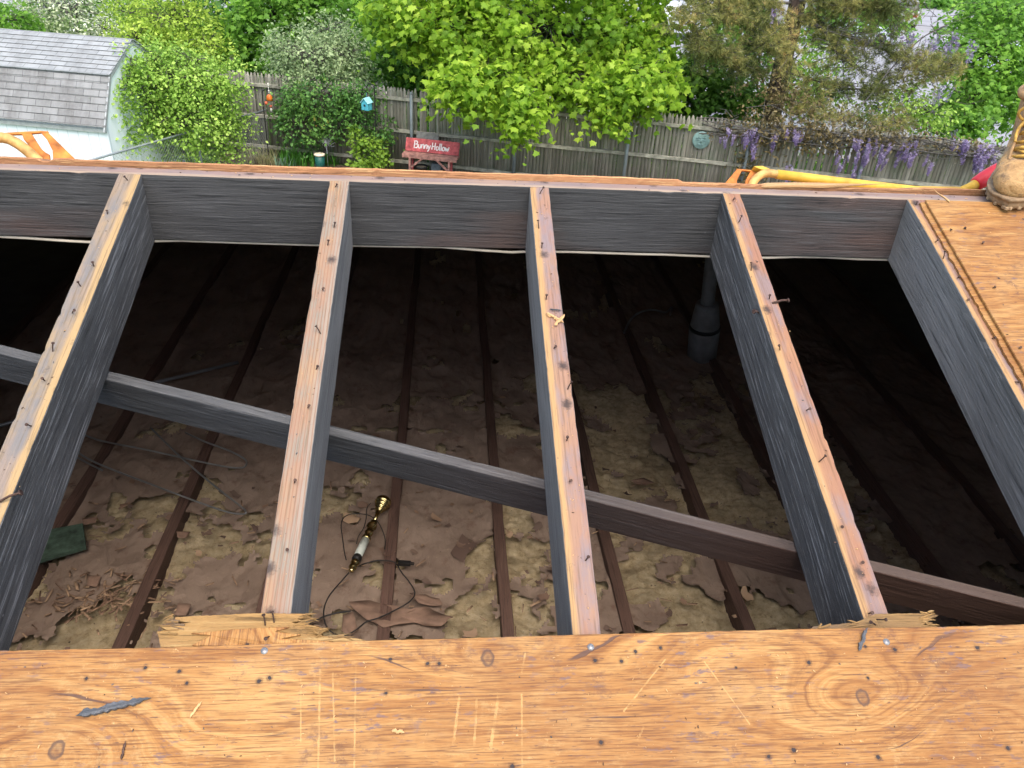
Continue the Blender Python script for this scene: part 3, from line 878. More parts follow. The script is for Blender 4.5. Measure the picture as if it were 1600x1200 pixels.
# ---- insulation batts: yellow wool under torn brown kraft paper
def wool_mat():
    m, nt, b, o = new_mat('yellow mineral wool')
    v = COORD(nt, 3.0)
    n = NOISE(nt, v, 38, 7, 0.78)
    n2 = NOISE(nt, v, 7, 4, 0.6)
    c = RAMP(nt, n, [(0.30, (0.32, 0.225, 0.125)), (0.46, (0.60, 0.470, 0.275)), (0.64, (0.74, 0.62, 0.40))])
    c = MIX(nt, RAMP(nt, n2, [(0.45, 0.0), (0.7, 0.55)]), c, (0.22, 0.165, 0.10))
    c = MIX(nt, RAMP(nt, NOISE(nt, v, 60, 3, 0.7), [(0.66, 0.0), (0.71, 0.85)]), c, (0.055, 0.04, 0.03))
    nt.links.new(c, b.inputs['Base Color'])
    b.inputs['Roughness'].default_value = 1.0
    b.inputs['Specular IOR Level'].default_value = 0.05
    BUMP(nt, b, NOISE(nt, SCALE(nt, v, (1, 1, 1)), 130, 6, 0.8, 1.5), 1.0, 0.012)
    return m
def paper_mat():
    m, nt, b, o = new_mat('brown kraft paper')
    v = COORD(nt, 3.0)
    n = NOISE(nt, v, 5, 5, 0.6)
    c = RAMP(nt, n, [(0.3, (0.175, 0.124, 0.092)), (0.55, (0.235, 0.172, 0.128)), (0.75, (0.285, 0.212, 0.16))])
    c = MIX(nt, RAMP(nt, NOISE(nt, v, 16, 5, 0.7), [(0.56, 0.0), (0.70, 0.6)]), c, (0.11, 0.055, 0.035))
    c = MIX(nt, RAMP(nt, NOISE(nt, v, 42, 4, 0.7), [(0.62, 0.0), (0.70, 0.7)]), c, (0.30, 0.22, 0.15))
    c = MIX(nt, RAMP(nt, NOISE(nt, v, 75, 3, 0.7), [(0.67, 0.0), (0.73, 0.8)]), c, (0.05, 0.035, 0.028))
    nt.links.new(c, b.inputs['Base Color'])
    b.inputs['Roughness'].default_value = 0.8
    b.inputs['Specular IOR Level'].default_value = 0.15
    cr = NOISE(nt, SCALE(nt, v, (1, 0.6, 1)), 15, 6, 0.6, 0.6)
    BUMP(nt, b, cr, 0.9, 0.012)
    return m
M['wool'] = wool_mat(); M['paper'] = paper_mat()
BL = {-6: 'insulation bay at the far left, paper dark and whole', -5: 'insulation bay behind the leftmost rafter, dark brown paper',
      -4: 'insulation bay under the green board, paper torn with dry leaves and wool showing', -3: 'insulation bay left of the rafter with grain lines, under the metal frame',
      -2: 'insulation bay holding the brass lamp and black cord', -1: 'insulation bay between the two joists right of the brass lamp',
      0: 'insulation bay under the middle rafter, ragged paper over wool', 1: 'insulation bay right of the middle rafter, mostly bare yellow wool',
      2: 'insulation bay left of the streaked orange rafter, paper shredded', 3: 'insulation bay under the streaked rafter near the vent duct',
      4: 'insulation bay in the dark gap right of the streaked rafter, smooth paper', 5: 'insulation bay left of the rightmost rafter, nearly black'}
TEAR = {-6: -.2, -5: -.10, -4: .02, -3: .0, -2: .005, -1: .02, 0: .025, 1: .04, 2: .04, 3: .03, 4: -.10, 5: -.16}
for k in JN[:-1]:
    xa, xb = JX0+k*STEP+0.019, JX0+(k+1)*STEP-0.019
    ny, nx = 520, 42
    ya, yb = 0.9, 5.6
    gx, gy = np.meshgrid(np.linspace(xa, xb, nx), np.concatenate([np.linspace(ya, 3.9, ny-60), np.linspace(3.92, yb, 60)]))
    P = np.stack([gx.ravel(), gy.ravel(), np.zeros(gx.size)+k*0.0], 1)
    idx = np.arange(ny*nx).reshape(ny, nx)
    quads = np.stack([idx[:-1, :-1].ravel(), idx[:-1, 1:].ravel(), idx[1:, 1:].ravel(), idx[1:, :-1].ravel()], 1)
    cx, cy = (xa+xb)/2, 3.0
    root = empty('insulation_batt', (cx, cy, ZF-0.14), BL[k], 'insulation', 'insulation between the attic joists')
    Wz = ZF-0.062 + 0.045*(fbm(P, 5.5, 3)-.5)*1.6 + 0.036*(fbm(P, 17, 9)-.5) + 0.020*(fbm(P, 70, 19, 2)-.5)
    W = np.stack([P[:, 0], P[:, 1], Wz], 1)
    off = np.array([cx, cy, ZF-0.14])
    np_mesh('wool', W-off, quads, M['wool'], root, smooth=True)
    # paper: removed where torn
    big = fbm(P*np.array([1, 0.8, 1]), 6.5, 31, 3)
    det = fbm(P, 30, 41, 4)
    y = P[:, 1]
    bias = TEAR[k] + np.interp(y, [0.9, 1.9, 2.35, 2.75, 3.2, 4.0, 5.6], [.10, .085, .02, -.06, -.07, -.12, -.12])
    if k in (1, 2, 3): bias = bias + np.interp(y, [2.1, 2.5, 3.1, 3.6], [0, .085, .09, 0])
    wob = (fbm(P, 6, 77)-.5)*0.25
    if -2 <= k <= 1: bias = bias + 0.20*np.exp(-((y-2.97+wob*.6)/0.028)**2)
    if k in (-3, -2, -1, 0): bias = bias + 0.15*np.exp(-((y-4.1+wob)/0.03)**2)*(fbm(P, 9, 5) > .46)
    fld = big*0.72+det*0.28 + bias
    T = 0.588
    near = np.clip(1-(T-fld)/0.05, 0, 1)
    ridge_ = 1-np.abs(2*fbm(P*np.array([1, .55, 1]), 7, 61, 4)-1)*2.6
    Pz = ZF-0.034 + 0.024*(fbm(P, 4, 51)-.5)*2 + 0.014*np.clip(ridge_, -.6, 1) + 0.005*(fbm(P, 26, 53)-.5) + near**2*0.016*(fbm(P, 11, 81)*1.6-.3)
    u = (P[:, 0]-xa)/(xb-xa)
    Pz = Pz + 0.018*np.exp(-(np.minimum(u, 1-u)/0.05)**2)*(fbm(P, 3, 91)-.2)
    Pz = np.maximum(Pz, np.where(near < .3, Wz+0.003, Wz+0.005))
    V = np.stack([P[:, 0]+(det-.5)*0.010*near, P[:, 1]+(big-.5)*0.05*near, Pz], 1)
    keep = (fld[quads] < T).all(1)
    np_mesh('paper_facing', V-off, quads[keep], M['paper'], root, smooth=True)

# ---- loose scraps of kraft paper and dry leaves
rng = np.random.default_rng(11)
n = 330
px_ = rng.uniform(-2.2, 1.9, n); py_ = 1.45+rng.beta(1.0, 2.2, n)*2.6
sz = rng.lognormal(-4.35, 0.6, n)
V, Fq, tn = [], [], []
for i in range(n):
    a = rng.uniform(0, 2*PI); s = min(0.055, sz[i])
    ax = np.array([math.cos(a), math.sin(a), rng.uniform(-.35, .35)]); ay = np.array([-math.sin(a), math.cos(a), rng.uniform(-.35, .35)])
    c0 = np.array([px_[i], py_[i], ZF-0.018+rng.uniform(0, .012)])
    base = len(V)
    for jx in range(4):
        for jy in range(3):
            X, Y = (jx/1.5-1)*s*rng.uniform(.75, 1.1), (jy-1)*s*rng.uniform(.35, .75)
            V.append(c0+ax*X+ay*Y+np.array([0, 0, (X*X/s)*rng.uniform(-.3, .5)+rng.uniform(-.1, .1)*s]))
            tn.append(0)
    t_ = rng.uniform(0, 1)
    for q in range(12): tn[base+q] = t_
    for jx in range(3):
        for jy in range(2):
            q = base+jx*3+jy
            Fq.append((q, q+3, q+4, q+1))
M['scrap'] = leaf_mat('paper scrap', [(0, (0.10, 0.062, 0.046)), (0.45, (0.17, 0.12, 0.09)), (0.75, (0.17, 0.10, 0.066)), (1, (0.40, 0.27, 0.165))], 0.05, 0.85)
o = np_mesh('paper_scraps', np.array(V), np.array(Fq), M['scrap'], None, np.array(tn))
tag(o, 'loose scraps of brown paper and dry leaves scattered over the attic insulation', 'paper scraps', kind='stuff')
# a heap of wood chips near the lower left
n = 260
V, Fq, tn = [], [], []
for i in range(n):
    if i < 130:
        c0 = np.array([-1.12, 1.98, ZF-0.016])+np.array([rng.normal(0, .11), rng.normal(0, .06), rng.uniform(0, .012)])
    else:
        c0 = np.array([rng.uniform(-1.35, 1.0), 1.5+rng.beta(1, 2)*1.4, ZF-0.012+rng.uniform(0, .01)])
    a = rng.uniform(0, 2*PI); l, w = rng.uniform(.008, .028), rng.uniform(.002, .006)
    ax = np.array([math.cos(a), math.sin(a), rng.uniform(-.3, .3)]); ay = np.array([-math.sin(a), math.cos(a), rng.uniform(-.3, .3)]); az = np.cross(ax, ay)
    b0 = len(V)
    V += [c0-ax*l-ay*w, c0+ax*l-ay*w*.3, c0+ax*l*.9+ay*w, c0-ax*l*.8+ay*w*.6]
    V += [q+az*0.0015 for q in V[b0:b0+4]]
    tn += [rng.uniform(0.75, 1)]*8
    Fq += [(b0, b0+1, b0+2, b0+3), (b0+7, b0+6, b0+5, b0+4), (b0, b0+4, b0+5, b0+1), (b0+1, b0+5, b0+6, b0+2), (b0+2, b0+6, b0+7, b0+3), (b0+3, b0+7, b0+4, b0)]
o = np_mesh('wood_chips', np.array(V), np.array(Fq), M['scrap'], None, np.array(tn))
tag(o, 'scattered tan wood chips on the insulation below the green board', 'wood chips', kind='stuff')

# ---- bigger torn papers
def torn_paper(px, label, curl=0.02, z=0.012, mat='scrap_pink'):
    pts = [at_z(u, v, ZF+z-0.02) for u, v in px]
    c = sum(pts, Vector())/len(pts)
    mb = MB(); n = len(pts)
    ring = []
    for i, p in enumerate(pts):
        q = pts[(i+1) % n]
        for t in (0, .33, .66):
            w = p.lerp(q, t); d = (w-c)
            ring.append(w+d*0.10*mnoise.noise((w.x*60, w.y*60, 1))+Vector((0, 0, curl*(0.4+mnoise.noise((w.x*14, w.y*14, 3))))))
    mid = [c+(p-c)*.5+Vector((0, 0, curl*.3*mnoise.noise((p.x*30, p.y*30, 5)))) for p in ring]
    k = len(ring)
    mb.add(ring+mid+[c], [(i, (i+1) % k, k+(i+1) % k, k+i) for i in range(k)]+[(k+i, k+(i+1) % k, 2*k) for i in range(k)])
    o = mb.build('torn_paper', M[mat], None, True)
    md = o.modifiers.new('thick', 'SOLIDIFY'); md.thickness = 0.0015
    return tag(o, label, 'torn paper', 'large torn pieces of kraft paper')
M['scrap_pink'] = plain('pinkish inner paper', (0.23, 0.145, 0.10), 0.85, var=0.25, scale=20)
torn_paper([(545, 945), (575, 940), (640, 957), (668, 948), (705, 968), (690, 985), (650, 975), (600, 985), (560, 962)][:9], 'largest pinkish torn paper flap below the brass lamp')
torn_paper([(536, 962), (552, 960), (560, 985), (545, 1000), (534, 990)], 'small pink paper corner left of the largest torn flap')
torn_paper([(640, 935), (665, 930), (688, 938), (690, 948), (655, 945)], 'reddish paper scrap lying above the largest torn flap')
torn_paper([(278, 945), (300, 945), (290, 962), (272, 962)], 'square brown paper scrap beside the long torn plywood strip', 0.01)
torn_paper([(138, 900), (158, 902), (152, 918), (136, 916)], 'square orange-brown paper scrap near the heap of wood chips', 0.012)
torn_paper([(128, 812), (152, 808), (150, 818), (132, 820)], 'rust-coloured scrap above the green board', 0.01)
torn_paper([(275, 830), (298, 832), (290, 844), (278, 842)], 'rust-coloured scrap beside the joist right of the green board', 0.01)
torn_paper([(985, 752), (1005, 748), (1022, 755), (1005, 760), (992, 758)], 'dark red-brown scrap on bare wool right of the middle rafter', 0.01)

# ---- green board
pts = [at_z(u, v, ZF+0.012) for u, v in [(52, 884), (136, 859), (131, 823), (60, 836)]]
mb = MB(); mb.v = [tuple(p) for p in pts]+[tuple(p+Vector((0, 0, 0.018))) for p in pts]
mb.f = [(3, 2, 1, 0), (4, 5, 6, 7), (0, 1, 5, 4), (1, 2, 6, 5), (2, 3, 7, 6), (3, 0, 4, 7)]; mb.m = [0]*6
M['green_board'] = plain('faded green paint', (0.055, 0.088, 0.062), 0.8, var=0.5, scale=22, bump=0.002)
tag(mb.build('green_board', M['green_board'], bevel=0.002), 'short dark green painted board lying across a joist, lower left', 'board')

# ---- brass lamp with white sleeve
M['brass'] = plain('aged brass', (0.66, 0.54, 0.24), 0.26, 1.0, 0.25, 40)
M['white_tube'] = plain('greenish white sleeve', (0.50, 0.54, 0.47), 0.55, 0, 0.06)
M['black_plastic'] = plain('black plastic', (0.018, 0.017, 0.016), 0.45)
la, lb = at_z(600, 782, ZF+0.034), at_z(548, 893, ZF+0.022)
ax = (lb-la); LL = ax.length; zc = ax.normalized(); xc = zc.orthogonal().normalized(); yc = zc.cross(xc)
ML = Matrix((xc, yc, zc)).transposed().to_4x4(); ML.translation = la
lamp = empty('brass_lamp', la, 'brass lamp stem with a white sleeve, lying on the attic insulation', 'lamp')
LT = Matrix.Translation(-la) @ ML
def lpart(name, prof, mat):
    mb = MB(); mb.lathe([(r, z*LL) for r, z in prof], 24); return mb.build(name, mat, lamp, True, LT)
cup = [(0.0, 0.0), (0.028, 0.0), (0.031, 0.015)]
for i in range(5):
    z = 0.03+i*0.034; r = 0.031-i*0.0050
    cup += [(r-.006, z), (r, z+0.006), (r+.0005, z+0.018), (r-0.004, z+0.028)]
cup += [(0.010, 0.205), (0.007, 0.24), (0.006, 0.31)]
lpart('cup', cup, M['brass'])
kn = [(0.006, 0.305)]
for z, r in [(0.325, .013), (0.345, .009), (0.37, .018), (0.40, .019), (0.42, .010), (0.44, .014), (0.455, .009), (0.475, .016), (0.50, .015), (0.515, .011), (0.535, .013), (0.56, .012)]:
    kn.append((r, z))
lpart('stem', kn, M['brass'])
lpart('collar', [(0.012, 0.545), (0.017, 0.55), (0.017, 0.575), (0.013, 0.58)], M['brass'])
lpart('sleeve', [(0.0, 0.575), (0.0148, 0.576), (0.0150, 0.80), (0.0, 0.802)], M['white_tube'])
lpart('socket', [(0.0, 0.80), (0.015, 0.802), (0.017, 0.82), (0.017, 0.85), (0.012, 0.862)], M['black_plastic'])
lpart('finial', [(0.010, 0.86), (0.015, 0.875), (0.015, 0.90), (0.009, 0.915), (0.014, 0.935), (0.014, 0.955), (0.007, 0.975), (0.010, 0.99), (0.0, 1.0)], M['brass'])
# switch knob
mb = MB(); mb.lathe([(0, 0), (.006, 0), (.007, .012), (.004, .016), (0, .017)], 12, Matrix.Rotation(PI/2, 4, 'Y') , c=(0.015, 0, 0))
pk = at_z(556, 855, ZF+0.03)
o = mb.build('switch_knob', M['black_plastic'], lamp, True); o.location = pk-la
def spline(P, n=8):
    out = []
    for i in range(len(P)-1):
        p0, p1, p2, p3 = P[max(i-1, 0)], P[i], P[i+1], P[min(i+2, len(P)-1)]
        for k in range(n):
            t = k/n
            out.append(0.5*((2*p1)+(p2-p0)*t+(2*p0-5*p1+4*p2-p3)*t*t+(3*p1-p0-3*p2+p3)*t**3))
    return out+[P[-1]]
def cord(name, px, r, mat, label, cat, z=0.006, zf=None):
    P = [at_z(u, v, ZF+z+0.010+0.008*mnoise.noise((i*1.3, u*.02, 0))) for i, (u, v) in enumerate(px)]
    mb = MB(); mb.tube(spline(P, 7), r, 8)
    return tag(mb.build(name, mat, None, True), label, cat)
M['cord'] = plain('black rubber cord', (0.022, 0.019, 0.017), 0.55)
cord('black_cable', [(545, 895), (530, 912), (515, 930), (507, 948), (506, 965), (511, 980), (522, 990), (538, 993), (555, 985), (572, 972), (590, 966), (612, 956), (640, 940), (648, 926), (640, 910), (628, 895), (620, 882), (612, 877), (590, 876), (572, 880), (562, 884)],
     0.0025, M['cord'], 'thick black lamp cord looping below the brass lamp and over a joist', 'cord', 0.012)
cord('black_cable', [(541, 875), (538, 862), (535, 840), (533, 820), (538, 808), (550, 803), (565, 803), (578, 806), (590, 815), (598, 830), (602, 845), (601, 858)],
     0.0019, M['cord'], 'thin black cord arching over the middle of the brass lamp', 'cord', 0.016)
cord('black_cable', [(579, 786), (573, 795), (572, 810), (568, 825), (560, 838), (557, 850)], 0.0018, M['cord'], 'short black cord hanging beside the top of the brass lamp', 'cord', 0.02)
cord('lamp_plug_lead', [(548, 955), (530, 957), (510, 962), (498, 967), (484, 974)], 0.003, M['cord'], 'stub of black lead crossing the paper left of the torn flap', 'cord', 0.006)
# plug
mb = MB(); pq = at_z(632, 880, ZF+0.02)
mb.box((0, 0, 0), (0.045, 0.016, 0.014)); mb.box((0.028, 0.004, 0), (0.014, 0.002, 0.006)); mb.box((0.028, -0.004, 0), (0.014, 0.002, 0.006))
tag(mb.build('power_plug', M['black_plastic'], M=Matrix.Translation(pq) @ Matrix.Rotation(-0.1, 4, 'Z'), bevel=0.003), 'black two-pin plug lying beside the joist right of the lamp', 'plug')

# ---- bent frame of grey wire and a conduit pipe
M['grey_rod'] = plain('grey steel rod', (0.24, 0.245, 0.24), 0.45, 0.5)
frame = empty('bent_wire_frame', at_z(300, 720, ZF+0.03), 'bent grey metal wire frame lying on the attic floor left of centre', 'wire frame')
fo = at_z(300, 720, ZF+0.03)
for pxs in ([(112, 700), (150, 723), (250, 762), (345, 797), (378, 803), (384, 800), (376, 791), (330, 755), (280, 712), (235, 668)],
            [(115, 670), (152, 687), (230, 703), (340, 727), (375, 731), (384, 727), (383, 718), (360, 705), (320, 690), (290, 676)],
            [(112, 710), (140, 725), (160, 735)]):
    P = [at_z(u, v, ZF+0.034+0.010*(i % 3)) for i, (u, v) in enumerate(pxs)]
    mb = MB(); mb.tube([p-fo for p in spline(P, 6)], 0.0036, 8); mb.build('rod', M['grey_rod'], frame, True)
mb = MB(); mb.tube([at_z(-60, 682, ZF+0.03), at_z(10, 662, ZF+0.03), at_z(225, 602, ZF+0.03), at_z(372, 566, ZF+0.03)], 0.0085, 10)
tag(mb.build('conduit_pipe', M['grey_rod'], None, True), 'straight grey metal conduit lying across the joists at the left', 'pipe')

# ---- vent duct with flexible hose
M['duct'] = plain('dull galvanised duct', (0.25, 0.255, 0.25), 0.55, 0.15, 0.2, 12)
M['tape'] = plain('black tape', (0.02, 0.02, 0.02), 0.5)
db = at_z(1096, 552, ZF+0.0)
duct = empty('vent_duct', db, 'grey metal vent duct with a corrugated hose, standing in the dark attic', 'vent duct')
DT = Matrix.Translation((0, 0, 0.03)) @ Matrix.Scale(0.80, 4) @ Matrix.Rotation(-0.10, 4, 'Y') @ Matrix.Rotation(0.05, 4, 'X')
mb = MB(); mb.lathe([(0.098, -0.06), (0.099, 0.04), (0.101, 0.055), (0.102, 0.15), (0.098, 0.155)], 28); mb.build('collar', M['duct'], duct, True, DT)
mb = MB(); mb.lathe([(0.096, 0.154), (0.1025, 0.157), (0.1025, 0.178), (0.096, 0.182)], 28); mb.build('tape_band', M['tape'], duct, True, DT)
mb = MB(); mb.lathe([(0.095, 0.18), (0.097, 0.184), (0.076, 0.33), (0.072, 0.345), (0.040, 0.348)], 28); mb.build('reducer', M['duct'], duct, True, DT)
pr = [(0.040+0.006*(i % 2), 0.345+i*0.011) for i in range(40)]
mb = MB(); mb.lathe(pr, 20); mb.build('flexible_hose', M['duct'], duct, True, DT)
# a hoop of flexible hose lying beside it
P = [at_z(u, v, ZF+0.03) for u, v in [(975, 520), (985, 500), (1000, 488), (1020, 484), (1040, 488), (1050, 480), (1047, 492)]]
mb = MB(); mb.tube(spline(P, 6), 0.006, 8)
tag(mb.build('wire_hoop', M['grey_rod'], None, True), 'thin grey hoop of wire left of the vent duct, in the dark', 'wire')
# ================================================================== ROOFING SHOVELS AND THE BOOT
M['tool_orange'] = plain('rusted orange paint', (0.48, 0.165, 0.028), 0.55, 0.2, 0.45, 30, 0.0008)
M['tool_worn'] = plain('scuffed yellow pipe', (0.52, 0.32, 0.10), 0.5, 0.1, 0.4, 30)
M['tool_yellow'] = plain('yellow fibreglass', (0.62, 0.38, 0.045), 0.5, 0, 0.25, 22)
M['grip_red'] = plain('red rubber grip', (0.62, 0.035, 0.045), 0.45, 0, 0.08, 20)
M['dark_steel'] = plain('dark steel edge', (0.06, 0.055, 0.05), 0.5, 0.6)
def plate_with_slots(outline, thick, Mx, parent, name='blade'):
    """flat plate in local X (along ridge) / Z (up), slots cut by building bars between stations"""
    # outline: list of (x, zlow, zhigh) ; slots are gaps (left out pieces)
    mb = MB()
    for poly in outline:
        mb.prism(poly, -thick/2, thick/2, Mx)
    o = mb.build(name, [M['tool_orange']], parent, bevel=0.0012)
    return o
# upright frame: local x -> world X, local y -> up (tilted back), local z -> towards camera
def tilt_frame(p, tilt=0.9, yaw=0.0):
    ex = Vector((math.cos(yaw), math.sin(yaw), 0))
    ey = Vector((-math.sin(yaw)*math.cos(tilt), math.cos(yaw)*math.cos(tilt), math.sin(tilt)))
    ez = ex.cross(ey)
    m = Matrix((ex, ey, ez)).transposed().to_4x4(); m.translation = p
    return m
def to_frame(fr, u, v):
    """pixel -> the tilted plane of the tool (x, y)"""
    inv = fr.inverted(); o = inv @ CAM; d = inv.to_3x3() @ ray(u, v)
    t = -o.z/d.z
    return (o.x+d.x*t, o.y+d.y*t)
# left shovel: blade to the right, bent pipe leaving the picture to the left
pL = at_y(60, 250, 1.80)
tl = empty('roofing_shovel', pL, 'rusty orange roofing shovel blade with bent pipe neck at the far left', 'shovel', 'roofing shovels lying beyond the ridge')
frL = tilt_frame(pL, 0.80, 0.03); FL = Matrix.Translation(-pL) @ frL
def TF(fr, pts): return [to_frame(fr, u, v) for u, v in pts]
plate_with_slots([TF(frL, [(64, 208), (76, 208), (119, 250), (122, 262), (84, 262), (83, 241), (83, 236), (80, 231), (74, 219)]),
                  TF(frL, [(35, 210.5), (49.5, 209), (65, 233), (72, 239), (78, 242), (80, 262), (72, 262), (54, 238), (38, 219)]),
                  TF(frL, [(-12, 212), (-12, 209.5), (35, 206.5), (64, 205.2), (76, 206), (76, 208.4), (64, 208.4), (35, 210.8)])], 0.006, FL, tl)
mb = MB(); P = [Vector((*to_frame(frL, u, v), 0.014)) for u, v in [(-110, 232), (-60, 226), (0, 220.5), (12, 221), (22, 224), (36, 232), (50, 243), (62, 254), (74, 266)]]
mb.v, mb.f = [], []
mb.tube([FL @ p for p in spline(P, 6)], 0.0112, 14)
mb.build('neck', M['tool_worn'], tl, True)
mb = MB(); mb.tube([FL @ p for p in [Vector((*to_frame(frL, u, v), 0.014)) for u, v in [(-100, 231), (-300, 262), (-620, 300)]]], 0.0135, 14)
mb.build('handle', M['tool_yellow'], tl, True)
# right shovel
pR = at_y(1165, 287, 1.80)
tr_ = empty('roofing_shovel', pR, 'roofing shovel with orange slotted blade, yellow handle and red grip, at right', 'shovel', 'roofing shovels lying beyond the ridge')
frR = tilt_frame(pR, 0.80, 0.02); FR = Matrix.Translation(-pR) @ frR
plate_with_slots([TF(frR, [(1128, 292), (1150, 266), (1159, 266.5), (1151, 283), (1151, 300), (1126, 300)]),
                  TF(frR, [(1164, 283), (1172.5, 268), (1182, 269), (1181, 275), (1174, 284), (1172, 300), (1164, 300)]),
                  TF(frR, [(1150, 264.2), (1172, 266.2), (1182, 268), (1182, 269.6), (1172, 268.4), (1150, 266.6)]),
                  TF(frR, [(1151, 287), (1172, 288), (1172, 300), (1151, 300)])], 0.006, FR, tr_)
mb = MB(); mb.prism(TF(frR, [(1173, 265.5), (1186, 265), (1207, 273.5), (1203, 276.5), (1192, 274), (1176, 268)]), 0.002, 0.020, FR); mb.build('shank_plate', M['tool_yellow'], tr_, bevel=0.002)
P = [Vector((*to_frame(frR, u, v), 0.020)) for u, v in [(1168, 300), (1174, 288), (1184, 279.5), (1196, 277), (1212, 279)]]
mb = MB(); mb.tube([FR @ p for p in spline(P, 6)], [0.0095]*25, 14); mb.build('neck', M['tool_worn'], tr_, True)
P = [Vector((*to_frame(frR, u, v), 0.020)) for u, v in [(1208, 278.5), (1300, 290), (1420, 304), (1490, 305)]]
mb = MB(); mb.tube([FR @ p for p in P], [0.0108, 0.0112, 0.0112, 0.0112], 14); mb.build('handle', M['tool_yellow'], tr_, True)
P = [Vector((*to_frame(frR, u, v), 0.018)) for u, v in [(1485, 308), (1508, 298), (1522, 290)]]
mb = MB(); mb.tube([FR @ p for p in P], [0.010, 0.011, 0.0135], 14); mb.build('ferrule', M['tool_yellow'], tr_, True)
P = [Vector((*to_frame(frR, u, v), 0.018)) for u, v in [(1516, 294), (1530, 285), (1550, 273), (1572, 262), (1600, 250), (1640, 240)]]
mb = MB(); mb.tube([FR @ p for p in spline(P, 4)], [0.0145, 0.0165, 0.018, 0.0185, 0.019, 0.019, 0.019, 0.0185, 0.0185, 0.0185, 0.0185, 0.018, 0.018, 0.0175, 0.017, 0.017, 0.016, 0.016, 0.015, 0.014, 0.012], 14); mb.build('grip', M['grip_red'], tr_, True)

# ---- the work boot
def leather():
    m, nt, b, o = new_mat('scuffed tan leather')
    v = COORD(nt)
    n = NOISE(nt, v, 16, 6, 0.65)
    c = RAMP(nt, n, [(0.3, (0.27, 0.150, 0.058)), (0.5, (0.44, 0.265, 0.108)), (0.72, (0.54, 0.355, 0.170))])
    c = MIX(nt, RAMP(nt, NOISE(nt, v, 34, 5, 0.7), [(0.50, 0.0), (0.66, 0.85)]), c, (0.115, 0.070, 0.040))
    c = MIX(nt, RAMP(nt, NOISE(nt, v, 9, 4, 0.6), [(0.58, 0.0), (0.68, 0.7)]), c, (0.26, 0.22, 0.18))
    nt.links.new(c, b.inputs['Base Color'])
    b.inputs['Roughness'].default_value = 0.62
    BUMP(nt, b, MA(nt, 'ADD', NOISE(nt, v, 70, 6, 0.7), NOISE(nt, SCALE(nt, v, (1, 3, 3)), 14, 4, 0.6, 1.0)), 0.9, 0.006)
    return m
M['leather'] = leather()
M['leather_edge'] = plain('folded leather edge', (0.33, 0.20, 0.09), 0.7, var=0.3, scale=40)
M['sole'] = plain('muddy tan rubber sole', (0.30, 0.20, 0.11), 0.8, var=0.45, scale=26, bump=0.002)
M['lace'] = plain('yellow brown lace', (0.46, 0.27, 0.055), 0.7, var=0.3, scale=120)
M['sock'] = plain('dark wool sock', (0.10, 0.10, 0.11), 0.95, var=0.3, scale=60)
bp = Vector((1.176, 1.551, 4.9285))
boot = empty('work_boot', bp, 'scuffed tan laced leather work boot standing at the top of the right plywood panel', 'boot')
BT = Matrix.Rotation(-0.60, 4, 'Z') @ Matrix.Rotation(0.10, 4, 'X') @ Matrix.Diagonal((0.86, 0.92, 0.80, 1))     # toe towards the camera (-Y), a little to the right
def sect(cy, cz, a, hw, hu, hd, n=28, e=2.3, sharp=1.0):
    """ring centred (0,cy,cz); normal tilted by a in the YZ plane (0: ring upright facing -Y; 90 deg: lying flat)"""
    R = []
    for k in range(n):
        t = 2*PI*k/n
        c, s = math.cos(t), math.sin(t)
        x = hw*math.copysign(abs(c)**(2/e), c)
        w = (hu if s > 0 else hd)*math.copysign(abs(s)**(2/e), s)
        R.append(Vector((x, cy+w*math.sin(a), cz+w*math.cos(a))))
    return R
# y = 0 at the toe tip, positive to the heel; rings turn from upright to lying flat
rings = [sect(0.004, 0.050, 0.0, 0.016, 0.012, 0.014), sect(0.010, 0.051, 0.0, 0.031, 0.022, 0.024), sect(0.024, 0.053, 0.0, 0.044, 0.032, 0.030),
         sect(0.050, 0.056, 0.02, 0.0500, 0.038, 0.033), sect(0.080, 0.059, 0.08, 0.0515, 0.040, 0.036), sect(0.105, 0.064, 0.18, 0.050, 0.046, 0.041),
         sect(0.135, 0.076, 0.40, 0.046, 0.052, 0.055), sect(0.168, 0.092, 0.70, 0.043, 0.060, 0.085), sect(0.205, 0.118, 1.05, 0.041, 0.066, 0.090),
         sect(0.222, 0.150, 1.35, 0.043, 0.062, 0.070), sect(0.228, 0.185, 1.52, 0.047, 0.060, 0.062), sect(0.230, 0.215, 1.57, 0.050, 0.062, 0.064), sect(0.230, 0.232, 1.57, 0.051, 0.064, 0.065)]
# in the flat rings "up" points to the heel, so swap: build with the toe side as negative
mb = MB(); mb.rings([[BT @ p for p in r] for r in rings], cap=True)
up = mb.build('upper', M['leather'], boot, True, subsurf=1)
# sole: outline extruded, welt and tread
def foot_outline(g=0.0, n=40):
    P = []
    for k in range(n):
        t = 2*PI*k/n
        y = 0.140-0.147*math.cos(t)
        s = y/0.29
        hw = np.interp(s, [-.05, 0.03, .12, .3, .5, .62, .8, .95, 1.02], [.012, .030, .045, .0535, .047, .042, .043, .036, .012])+g
        P.append((hw*math.sin(t)/max(0.35, abs(math.sin(t)))*min(1, abs(math.sin(t))*1.6) if abs(math.sin(t)) > 1e-3 else 0.0, y+(g if math.cos(t) < 0 else -g)))
    return P
mb = MB()
Ro = []
for z, g in ((0.002, -0.003), (0.005, 0.0015), (0.016, 0.003), (0.024, 0.0028), (0.0245, 0.0055), (0.031, 0.006), (0.032, 0.002)):
    Ro.append([BT @ Vector((x, y, z)) for x, y in foot_outline(g)])
mb.rings(Ro)
so = mb.build('sole', M['sole'], boot, True)
